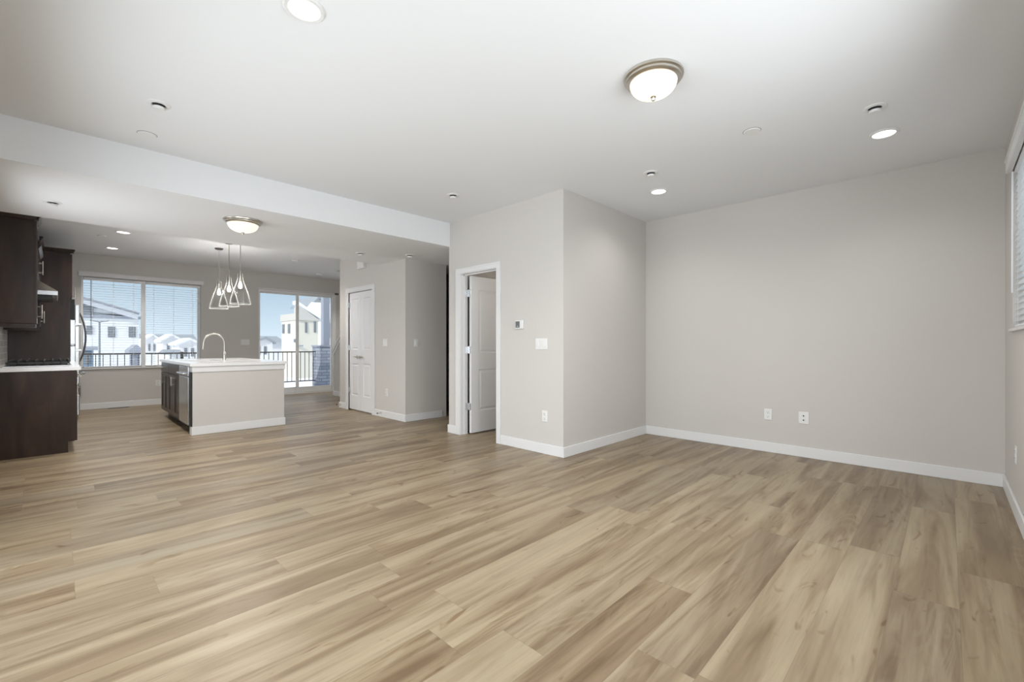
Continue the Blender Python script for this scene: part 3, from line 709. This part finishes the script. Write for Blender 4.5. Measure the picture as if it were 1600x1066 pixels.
def recessed(label, loc, rr, watt=17):
    t = thing('recessed_light', label, 'recessed light', loc, 0, 'recessed ceiling lights')
    b = BM(); lathe(b, [(rr*.74, -.001), (rr*.76, -.008), (rr*.93, -.009), (rr, -.003), (rr, 0)], 40); obj('trim_ring', b, M['plastic'], t, True)
    b = BM(); lathe(b, [(0, -.004), (rr*.6, -.0038), (rr*.76, -.003)], 40); obj('lit_lens', b, M['lens'], t, True)
    l = bpy.data.lights.new('downlight', 'SPOT'); l.energy = watt; l.color = (1, .97, .92); l.shadow_soft_size = .05; l.spot_size = math.radians(130 if watt > 30 else 150); l.spot_blend = .8
    lo = bpy.data.objects.new('downlight', l); COL.objects.link(lo); lo.location = (0, 0, -.02); lo.parent = t
    return t
rl = recessed('lit recessed ceiling light cropped by the top edge of the photo', (.822, 2.175, ZC), .093)
rk = recessed('lit recessed light in the kitchen ceiling just beyond the soffit', (.68, 8.45, ZK), .093, 58)
for lb, loc in (('lit recessed light in the ceiling nearest the right wall', (4.351, .339, ZC)),
                ('lit recessed light in the ceiling corner above the narrow side wall', (4.363, 2.137, ZC)),
                ('lit recessed light in the kitchen ceiling closest to the kitchen window', (.663, 9.96, ZK)),
                ('unseen recessed light added above the soffit to brighten the range end', (.68, 6.95, ZK)), ('unseen recessed light added above the soffit edge to brighten the kitchen', (2.75, 8.0, ZK)), ('unseen recessed light added over the stairs to brighten the far wall', (4.95, 9.6, ZK))):  # these three are unseen, added to brighten the kitchen
    dup(rl if loc[2] == ZC else rk, lb, loc)
# pendants
def pendant(label, loc, zb):
    t = thing('pendant_light', label, 'pendant light', loc, 0, 'clear glass pendants over the island')
    drop = loc[2]-zb; top = -drop+.45
    b = BM(); lathe(b, [(0, 0), (.062, 0), (.062, -.012), (.045, -.024), (.010, -.028), (0, -.028)], 28); obj('canopy', b, M['bronze'], t, True)
    b = BM(); tube(b, [(0, 0, -.02), (0, 0, top-.02)], .0065, 8); obj('rod', b, M['nickel'], t, True)
    b = BM(); lathe(b, [(0, top+.03), (.018, top+.028), (.022, top-.01), (.022, top-.10), (.015, top-.115), (0, top-.115)], 20); obj('socket', b, M['nickel'], t, True)
    z = [(.034, .0), (.036, -.012), (.030, -.02), (.034, -.06), (.047, -.12), (.076, -.20), (.105, -.29), (.126, -.38), (.137, -.445), (.138, -.45)]
    b = BM(); o_ = [(r_, top+q) for r_, q in z]; i_ = [(r_-.004, top+q) for r_, q in reversed(z)]
    lathe(b, o_+i_, 40, close=True); obj('glass_shade', b, M['shade_glass'], t, True)
    b = BM(); lathe(b, [(.1355, top-.4505), (.1395, top-.4505), (.140, top-.447), (.138, top-.444), (.1355, top-.447)], 40, close=True); obj('shade_rim', b, M['plastic'], t, True)
    b = BM(); lathe(b, [(0, top-.115), (.012, top-.12), (.020, top-.15), (.028, top-.185), (.022, top-.215), (0, top-.225)], 16); obj('bulb', b, M['filament'], t, True)
    l = bpy.data.lights.new('pendant_glow', 'POINT'); l.energy = 58; l.color = (1, .97, .92); l.shadow_soft_size = .03
    lo = bpy.data.objects.new('pendant_glow', l); COL.objects.link(lo); lo.location = (0, 0, top-.18); lo.parent = t
    return t
PX = 1.915
pp = pendant('clear glass pendant over the island, nearest the camera', (PX, 7.50, ZK), 1.755)
dup(pp, 'clear glass pendant over the island, middle of the three', (PX, 8.11, ZK))
dup(pp, 'clear glass pendant over the island, closest to the kitchen window', (PX, 8.73, ZK))

# unseen wall light added to brighten the open door
t = thing('added_room_light', 'unseen globe light added inside the small room to brighten the open door', 'added wall light', (4.55, YD+.1, 1.95))
obj('wall_bar', bx(BM(), -.25, .25, .0, .03, -.03, .03, .006), M['nickel'], t)
for x in (-.14, .14):
    b = BM(); lathe(b, [(0, -.06), (.04, -.045), (.06, 0), (.04, .045), (0, .06)], 20, (x, .09, -.03)); obj('glass_globe', b, M['diffuser'], t, True)
l = bpy.data.lights.new('added_room_glow', 'POINT'); l.energy = 7; l.color = (1, .93, .82); l.shadow_soft_size = .05
lo = bpy.data.objects.new('added_room_glow', l); COL.objects.link(lo); lo.location = (0, .25, -.05); lo.parent = t

# ------------------------------------------------------------------ ceiling fittings
def sprinkler(label, loc):
    t = thing('fire_sprinkler', label, 'sprinkler', loc, 0, 'ceiling fire sprinklers')
    b = BM(); lathe(b, [(.036, .0), (.066, 0), (.063, -.005), (.048, -.010), (.039, -.008), (.036, -.002)], 32); obj('escutcheon', b, M['plastic'], t, True)
    b = BM(); lathe(b, [(0, -.001), (.036, -.001), (.036, -.003), (0, -.003)], 24); obj('socket', b, M['slot'], t)
    b = BM(); lathe(b, [(0, -.003), (.012, -.003), (.012, -.012), (0, -.012)], 16)
    for s in (-1, 1): tube(b, [(s*.011, 0, -.006), (s*.016, 0, -.014), (s*.008, 0, -.022)], .0035, 6)
    obj('frame_arms', b, M['chrome'], t)
    b = BM(); lathe(b, [(0, -.020), (.033, -.020), (.034, -.024), (.030, -.036), (0, -.037)], 24); obj('deflector', b, M['plastic'], t, True)
    return t
sk = sprinkler('white fire sprinkler in main room ceiling by the large flush disc, upper left', (.477, 3.728, ZC))
for lb, loc in (('white fire sprinkler in main room ceiling beside the recessed light near the right wall', (3.834, .345, ZC)),
                ('white fire sprinkler in main room ceiling above the recessed light of the back corner', (3.843, 1.957, ZC)),
                ('white fire sprinkler in main room ceiling near the end of the soffit', (2.951, 3.753, ZC)),
                ('white fire sprinkler under the soffit above the near upper cabinet', (-.018, 5.76, ZS)),
                ('white fire sprinkler under the soffit in front of the pantry doors', (2.985, 5.88, ZS)),
                ('small fire sprinkler under the soffit above the hall corner', (3.54, 5.50, ZS)),
                ('small fire sprinkler in the kitchen ceiling by the pantry block edge', (4.30, 9.45, ZK))):
    dup(sk, lb, loc)
def disc(name, label, cat, loc, rr, h, group):
    t = thing(name, label, cat, loc, 0, group)
    b = BM(); lathe(b, [(rr, 0), (rr, -h*.5), (rr*.93, -h), (0, -h*1.05)], 36); obj('cover', b, M['plastic'], t, True)
    b = BM(); lathe(b, [(rr*.9, 0), (rr*1.05, 0), (rr*1.05, -h*.18), (rr*.9, -h*.18)], 36); obj('gap_ring', b, M['screen'] if h < .01 else M['plastic'], t, True)
    return t
disc('ceiling_cover_plate', 'flat white disc in main room ceiling above the soffit, upper left', 'cover plate', (.484, 4.323, ZC), .058, .008, 'flat ceiling discs')
disc('ceiling_cover_plate', 'flat white disc in main room ceiling right of the domed light', 'cover plate', (3.62, 1.038, ZC), .058, .008, 'flat ceiling discs')
disc('ceiling_cover_plate', 'tiny flat disc in kitchen ceiling left of the recessed light', 'cover plate', (.48, 8.95, ZK), .05, .012, 'flat ceiling discs')
disc('smoke_detector', 'round white smoke detector in kitchen ceiling left of the sliding door', 'smoke detector', (3.19, 8.87, ZK), .06, .03, 'smoke detectors')
disc('smoke_detector', 'round white smoke detector in kitchen ceiling above the sliding door', 'smoke detector', (4.19, 10.2, ZK), .075, .045, 'smoke detectors')

# ------------------------------------------------------------------ wall plates; local: x width, y out of the wall toward -y, z up
def plate(name, label, cat, loc, rotz, kind, w=.075, h=.117, group='white wall plates'):
    t = thing(name, label, cat, loc, rotz, group)
    obj('cover_plate', bx(BM(), -w/2, w/2, -.006, 0, -h/2, h/2, .0025, 2), M['plastic'], t)
    if kind == 'duplex':
        for s in (-1, 1):
            b = BM(); bx(b, -.017, .017, -.0085, -.005, s*.024-.016, s*.024+.016, .003, 1); rc = obj('receptacle', b, M['plastic'], t)
            b = BM(); bx(b, -.008, -.0055, -.0092, -.008, s*.024, s*.024+.009); bx(b, .0055, .008, -.0092, -.008, s*.024, s*.024+.009); bx(b, -.003, .003, -.0092, -.008, s*.024-.011, s*.024-.006); obj('slots', b, M['slot'], rc)
    elif kind == 'blank':
        b = BM(); bx(b, -.017, .017, -.008, -.005, -.033, .033, .002, 1); obj('insert', b, M['plastic'], t)
    elif kind == 'jack':
        for s in (-1, 1):
            b = BM(); lathe(b, [(.0095, -.005), (.0095, -.011), (.006, -.012)], 16, (0, 0, s*.022), 'Y'); bx(b, -.011, .011, -.0075, -.005, s*.022-.011, s*.022+.011); jk = obj('jack', b, M['plastic'], t)
            b = BM(); lathe(b, [(0, -.0125), (.0065, -.0125), (.0065, -.010)], 16, (0, 0, s*.022), 'Y'); obj('socket_hole', b, M['slot'], jk)
    else:
        n = kind
        for i in range(n):
            cx = (i-(n-1)/2)*.046
            b = BM(); mt = Matrix.Translation((cx, -.006, 0)) @ Matrix.Rotation(math.radians(3.5 if i % 2 else -3.5), 4, 'X')
            bx(b, -.0165, .0165, -.005, .001, -.033, .033, .0015, 1, mt); obj('rocker', b, M['plastic'], t)
    return t
FXm = -PI/2   # plates on walls that face -X: local -y must point to -X
plate('power_outlet', 'white duplex outlet low on the door wall below the light switches', 'outlet', (XD, 3.037, .396), FXm, 'duplex')
plate('light_switch', 'wide white triple switch plate on the door wall below the thermostat', 'light switch', (XD, 3.083, 1.16), FXm, 3, .165, .117)
plate('power_outlet', 'white outlet low on the back wall, left of two', 'outlet', (XB, 1.375, .403), FXm, 'duplex')
plate('data_jack_plate', 'wide white plate with dark round jacks low on the back wall, right of two', 'jack plate', (XB, 1.048, .402), FXm, 'jack', .090, .122)
plate('power_outlet', 'white outlet low on the right wall at the photo edge', 'outlet', (4.53, YR, .405), PI, 'duplex')
plate('light_switch', 'double white switch on the pantry wall right of the double doors', 'light switch', (XP, 6.35, 1.185), FXm, 2, .13, .117)
plate('power_outlet', 'white outlet low on the pantry wall right of the double doors', 'outlet', (XP, 6.30, .40), FXm, 'duplex')
plate('light_switch', 'single white switch on the hall side of the pantry corner', 'light switch', (3.825, 5.77, 1.178), 0, 1)
plate('light_switch', 'triple white switch on the far wall between window and sliding door', 'light switch', (2.875, YF, 1.205), 0, 3, .165, .117)
plate('power_outlet', 'white outlet low on the far wall below the kitchen window', 'outlet', (1.385, YF, .412), 0, 'duplex')
# thermostat
t = thing('thermostat', 'small white thermostat with grey screen on the door wall', 'thermostat', (XD, 3.397, 1.374), FXm)
obj('housing', bx(BM(), -.058, .058, -.024, 0, -.048, .048, .006, 3), M['plastic'], t)
obj('display', bx(BM(), -.048, .014, -.0255, -.023, -.034, .036), M['screen'], t)
obj('button', bx(BM(), -.026, -.006, -.0262, -.0254, -.022, -.017), M['plastic'], t)
# door chime
t = thing('door_chime', 'white door chime box high on the pantry wall above the double doors', 'door chime', (XP, 7.085, 2.505), FXm)
obj('chime_cover', bx(BM(), -.105, .105, -.055, 0, -.073, .073, .008, 3), M['plastic'], t)
b = BM()
for i in range(5): bx(b, .104, .1065, -.045, -.012, -.05+.022*i, -.042+.022*i)
obj('grille', b, M['plastic'], t)
# door stops
def stop(label, loc, rotz):
    t = thing('door_stop', label, 'door stop', loc, rotz, 'spring door stops')
    b = BM(); lathe(b, [(0, 0), (.014, 0), (.012, -.006), (.006, -.008), (.006, -.062), (0, -.062)], 14, (0, 0, 0), 'Y'); obj('spring', b, M['nickel'], t, True)
    b = BM(); lathe(b, [(.008, -.060), (.009, -.062), (.009, -.075), (0, -.077)], 14, (0, 0, 0), 'Y'); obj('rubber_tip', b, M['slot'], t, True)
    return t
s1 = stop('small spring door stop on the pantry baseboard right of the double doors', (XP-BT, 6.45, .065), FXm)
dup(s1, 'small spring door stop at the far end of the pantry baseboard', (XP-BT, 7.90, .065))
# floor vent
t = thing('floor_vent', 'dark floor register below the kitchen window', 'floor vent', (.80, 10.80, 0))
b = BM(); bx(b, -.15, .15, -.055, .055, 0, .005, .002, 1); obj('vent_frame', b, M['bronze'], t)
b = BM()
for i in range(14): bx(b, -.135+.02*i, -.126+.02*i, -.042, .042, .005, .0065)
obj('louvers', b, M['slot'], t)

# ------------------------------------------------------------------ outside
GZ = -3.2
struct('snow_ground', bx(BM(), -160, 260, YF+.4, 420, GZ-.3, GZ), M['snow'])
struct('deck', bx(BM(), -1.2, 6.4, YF+.18, 13.0, -.25, -.045), M['snow'])
# railing
t = thing('deck_railing', 'dark metal deck railing with thin upright balusters', 'railing', (0, 12.7, -.045))
obj('top_rail', bx(BM(), -1.1, 5.10, -.022, .022, .985, 1.015, .003, 1), M['darkmetal'], t)
obj('bottom_rail', bx(BM(), -1.1, 5.10, -.015, .015, .185, .212, .003, 1), M['darkmetal'], t)
b = BM(); bx(b, -.0068, .0068, -.0068, .0068, .212, .985); b0 = obj('baluster', b, M['darkmetal'], t, at=(-.9, 0, 0))
for i in range(1, 53):
    c = b0.copy(); COL.objects.link(c); c.location = (-.9+.1143*i, 0, 0)
for x in (-1.0, 2.05):
    b = BM(); bx(b, -.028, .028, -.028, .028, 0, 1.03, .003, 1); obj('rail_post', b, M['darkmetal'], t, at=(x, 0, 0))
# pillar
t = thing('stone_pillar', 'stone clad pillar with a square grey post at the deck corner', 'pillar', (0, 0, -.045))
obj('stone_base', bx(BM(), 5.11, 5.50, 12.40, 12.93, 0, 1.14), M['stone'], t)
obj('cap_stone', bx(BM(), 5.085, 5.53, 12.375, 12.955, 1.14, 1.185, .006), M['post_ext'], t)
obj('square_post', bx(BM(), 5.245, 5.425, 12.5, 12.68, 1.185, 3.6, .006), M['post_ext'], t)

# helper that turns a direction of the view into metres at a distance (used only to size the far houses)
TH = math.radians(44.302); Fp, HY = 696.256, 538.885
def at(u, v, Y):
    fx, fy = math.cos(TH), math.sin(TH); k = (u-800)/Fp
    dx, dy, dz = fx+fy*k, fy-fx*k, (HY-v)/Fp
    s = Y/dy; return (dx*s, 1.15+dz*s)
def window_ext(parent, Y, u0, u1, v0, v1, frame=True):
    (xa, za), (xb, zb) = at(u0, v1, Y), at(u1, v0, Y)
    f = obj('window', bx(BM(), xa, xb, Y-.10, Y+.1, za, zb), M['winext'] if frame else M['sheath'], parent)
    d = .22*(xb-xa)
    obj('pane', bx(BM(), xa+d, xb-d, Y-.14, Y-.09, za+d, (za+zb)/2-.08), M['winext'] if not frame else M['lampgrey'], f)
# white sided house on the left
Y = 80
t = thing('house', 'white sided house with a sloped snow edged roof, behind left half of the kitchen window', 'house', (0, 0, 0), 0, 'houses across the snow')
xr, zt = at(217, 497, Y); 
obj('siding_wall', bx(BM(), -14, xr, Y, Y+12, GZ, zt), M['siding'], t)
obj('belly_band', bx(BM(), -14, xr+.2, Y-.25, Y+12.2, zt-.15, zt+.2), M['post_ext'], t)
(xa, za), (xb, zb) = at(100, 460, Y), at(213, 496, Y)
b = BM(); prism(b, [(-14, zt+.2), (xb, zt+.2), (xb, zb), (at(100, 470, Y)[0], at(100, 470, Y)[1]), (-14, at(100, 470, Y)[1])], 'Y', Y+.2, Y+11.8); obj('upper_wall', b, M['siding'], t)
(xa, za), (xb, zb) = at(90, 453.5, Y), at(216.5, 489, Y)
b = BM(); prism(b, [(xa, za), (xb, zb), (xb, zb-.22), (xa, za-.22)], 'Y', Y-1.0, Y+12.5); obj('roof', b, M['roofgrey'], t)
b = BM(); prism(b, [(xa, za-.22), (xb-.15, zb-.22), (xb-.15, zb-.95), (xa, za-.80)], 'Y', Y-.85, Y+12.3); obj('fascia', b, M['fascia'], t)
for q in ((135, 144.5, 509.5, 522.5), (168.5, 180, 511, 527), (201, 212, 511, 527), (130, 146, 477.5, 496.5)): window_ext(t, Y, *q)
# dark blue porch house beneath
Y = 60
t = thing('porch', 'slate blue porch front at the lower left of the kitchen window', 'porch', (0, 0, 0))
(xa, _), (xb, zt) = at(124, 545, Y), at(146, 547, Y)
obj('porch_wall', bx(BM(), xa, xb, Y, Y+3, GZ, zt), M['navy'], t)
(xa, _), (xb, zt2) = at(120, 541, Y), at(152, 541.5, Y)
obj('porch_roof', bx(BM(), xa, xb, Y-1, Y+3.3, zt, zt2), M['post_ext'], t)
window_ext(t, Y, 132, 141, 550, 569)
# street lamp
Y = 42
t = thing('street_lamp', 'tall grey street lamp with twin heads in front of the white house', 'street lamp')
x, z = at(155.5, 503, Y)
b = BM(); tube(b, [(x, Y, GZ), (x, Y, z)], [.075, .05], 10); obj('lamp_pole', b, M['lampgrey'], t)
for s in (-1, 1):
    b = BM(); bx(b, .02, .5, -.11, .11, -.035, .035, .02, 2, Matrix.Translation((x, Y, z)) @ Matrix.Rotation(0 if s > 0 else PI, 4, 'Z') @ Matrix.Rotation(-.18, 4, 'Y')); obj('lamp_head', b, M['lampgrey'], t)
# small gatehouse with stone column
Y = 50
t = thing('gatehouse', 'small gabled shelter on a stone column left of the window mullion', 'shelter')
(xa, z0), (xm, z1), (xb, z2) = at(198, 552, Y), at(210, 538.5, Y), at(222, 545, Y)
b = BM(); prism(b, [(xa, z0), (xa, z0+.25), (xm, z1), (xb, z0+.25), (xb, z0)], 'Y', Y-1.6, Y+1.6); obj('gable_roof', b, M['post_ext'], t)
x = at(210.5, 560, Y)[0]; obj('stone_column', bx(BM(), x-.32, x+.32, Y-.32, Y+.32, GZ, z0), M['stone'], t)
# distant snowy houses seen through the right half
def small_house(label, u0, um, u1, v_eave, v_ridge, Y, wallm, roofm, depth=14, side=None):
    t = thing('house', label, 'house', (0, 0, 0), 0, 'houses across the snow')
    (xa, ze), (xb, _), (xm, zr) = at(u0, v_eave, Y), at(u1, v_eave, Y), at(um, v_ridge, Y)
    b = BM(); prism(b, [(xa, GZ), (xb, GZ), (xb, ze), (xm, zr-.4), (xa, ze)], 'Y', Y, Y+depth); obj('wall', b, M[wallm], t)
    b = BM(); o_ = .5
    prism(b, [(xa-o_, ze-.1), (xm, zr), (xb+o_, ze-.1), (xb+o_, ze-.5), (xm, zr-.45), (xa-o_, ze-.5)], 'Y', Y-.5, Y+depth+.3); obj('roof', b, M[roofm], t)
    for f in (.3, .62):
        x = xa+(xb-xa)*f; w_ = (xb-xa)*.07; f_ = obj('window', bx(BM(), x-w_, x+w_, Y-.1, Y+.1, ze-2.6, ze-1.0), M['winext'], t)
    return t
small_house('snow roofed house just right of the window mullion', 226, 238, 250, 531, 521.5, 134, 'white_ext', 'snowroof', 8)
small_house('snow roofed house in the middle of the right window half', 254, 268, 283, 531, 521.5, 118, 'white_ext', 'snowroof', 8)
small_house('low snow roofed house by the right window edge', 280, 296, 313, 536, 528, 104, 'white_ext', 'snowroof', 8)
Y = 150
t = thing('row_house', 'long grey roofed row of houses on the horizon behind the kitchen window', 'house', (0, 0, 0), 0, 'houses across the snow')
(xa, ze), (xb, zr) = at(222, 533, Y), at(312, 522.5, Y)
obj('wall', bx(BM(), xa, xb, Y+2, Y+14, GZ, ze), M['white_ext'], t)
b = BM(); prism(b, [(Y+1, ze), (Y+8, zr), (Y+15, ze)], 'X', xa, xb); obj('roof', b, M['roofgrey'], t)
Y = 70
t = thing('garage', 'low dark roofed garage in front of the snowy houses', 'garage')
(xa, z0), (xb, z1) = at(259, 553, Y), at(287, 546.5, Y)
obj('wall', bx(BM(), xa+.3, xb-.3, Y, Y+6, GZ, z0), M['white_ext'], t)
b = BM(); prism(b, [(Y-.5, z0), (Y+3, z1), (Y+6.5, z0)], 'X', xa, xb); obj('roof', b, M['roofgrey'], t)
# seen through the sliding door
t = small_house('white house with grey roof and small gable at the left edge of the sliding door', 395, 414.5, 426, 533.5, 526, 98, 'white_ext', 'roofgrey', 7)
Y = 112
t = thing('row_house', 'long white house with grey roof left of the beige building', 'house', (0, 0, 0), 0, 'houses across the snow')
(xa, ze), (xb, zr) = at(398, 534, Y), at(446, 525, Y)
obj('wall', bx(BM(), xa, xb, Y+1, Y+12, GZ, ze), M['white_ext'], t)
b = BM(); prism(b, [(Y, ze), (Y+6, zr), (Y+12.5, ze)], 'X', xa, xb); obj('roof', b, M['roofgrey'], t)
Y = 60
t = thing('townhouse', 'beige unfinished townhouse with slit windows behind the sliding door', 'building')
(xa, _), (xb, zt) = at(463.5, 540, Y), at(497, 501.5, Y); DP = 5.5
obj('stucco_wall', bx(BM(), xa, xb, Y, Y+DP, GZ, zt), M['beige'], t)
(x1, z1) = at(464, 489.5, Y); obj('parapet', bx(BM(), xa-.12, xa+1.2, Y-.12, Y+DP+.1, zt, z1), M['sheath'], t)
pk = at(465.5, 476.5, Y); e0 = at(498.5, 500.5, Y)
b = BM(); prism(b, [(xa, zt), (e0[0], zt), e0, pk, (xa, pk[1]-.5)], 'Y', Y-.2, Y+.9); obj('gable_wall', b, M['sheath'], t)
b = BM(); prism(b, [(pk[0]-.3, pk[1]+.1), (e0[0]+.5, e0[1]-.1), (e0[0]+.5, e0[1]+.25), (pk[0]-.3, pk[1]+.5)], 'Y', Y-.5, Y+1.0); obj('roof_slope', b, M['snowroof'], t)
for q in ((476.5, 479.8, 504, 520), (490.3, 493.6, 503, 519.5)): window_ext(t, Y, *q)
for u0, u1, v0, v1 in ((441.8, 444.8, 507, 521), (450.6, 453.6, 506.5, 521), (460, 462.5, 530, 535)):
    k0, k1 = at(u0, 520, 1)[0], at(u1, 520, 1)[0]; ya, yb = xa/k1, xa/k0; ym = (ya+yb)/2
    za, zb = at((u0+u1)/2, v1, ym)[1], at((u0+u1)/2, v0, ym)[1]
    f = obj('window', bx(BM(), xa-.1, xa+.1, ya, yb, za, zb), M['winext'], t)
    obj('pane', bx(BM(), xa-.13, xa-.09, ya+.12, yb-.12, za+.12, (za+zb)/2), M['lampgrey'], f)
(xa_, za), (xb_, zb) = at(468, 541.5, Y-1.2), at(474, 539.5, Y-1.2); obj('door_hood', bx(BM(), xa_, xb_, Y-1.2, Y, za, zb), M['post_ext'], t)
Y = 71
t = thing('townhouse', 'bright white townhouse with snowy roof behind the beige one', 'building')
(xa, _), (xb, zt) = at(467, 540, Y+12.6), at(540, 496, Y)
obj('white_wall', bx(BM(), xa, xb, Y+1, Y+12, GZ, zt), M['white_ext'], t)
(xr, zr) = at(470, 474.5, Y)
b = BM(); prism(b, [(Y-.3, zt-.1), (Y+6, zr+.9), (Y+12.6, zt), (Y+12.6, zt-.4), (Y-.3, zt-.5)], 'X', xa-.4, xb); obj('snow_roof', b, M['snowroof'], t)
window_ext(t, Y+.9, 515, 522, 505, 528)
Y = 90
t = thing('house', 'far peaked roof rising behind the white townhouse', 'house', (0, 0, 0), 0, 'houses across the snow')
(xa, za), (xm, zm), (xb, zb) = at(484, 476, Y), at(498, 462.5, Y), at(514, 476, Y)
b = BM(); prism(b, [(xa+.8, GZ), (xb-.8, GZ), (xb-.8, zb), (xm, zm-.5), (xa+.8, za)], 'Y', Y, Y+10); obj('wall', b, M['sheath'], t)
b = BM(); prism(b, [(xa, za), (xm, zm), (xb, zb), (xb, zb-.35), (xm, zm-.5), (xa, za-.35)], 'Y', Y-.6, Y+10.4); obj('roof', b, M['roofgrey'], t)
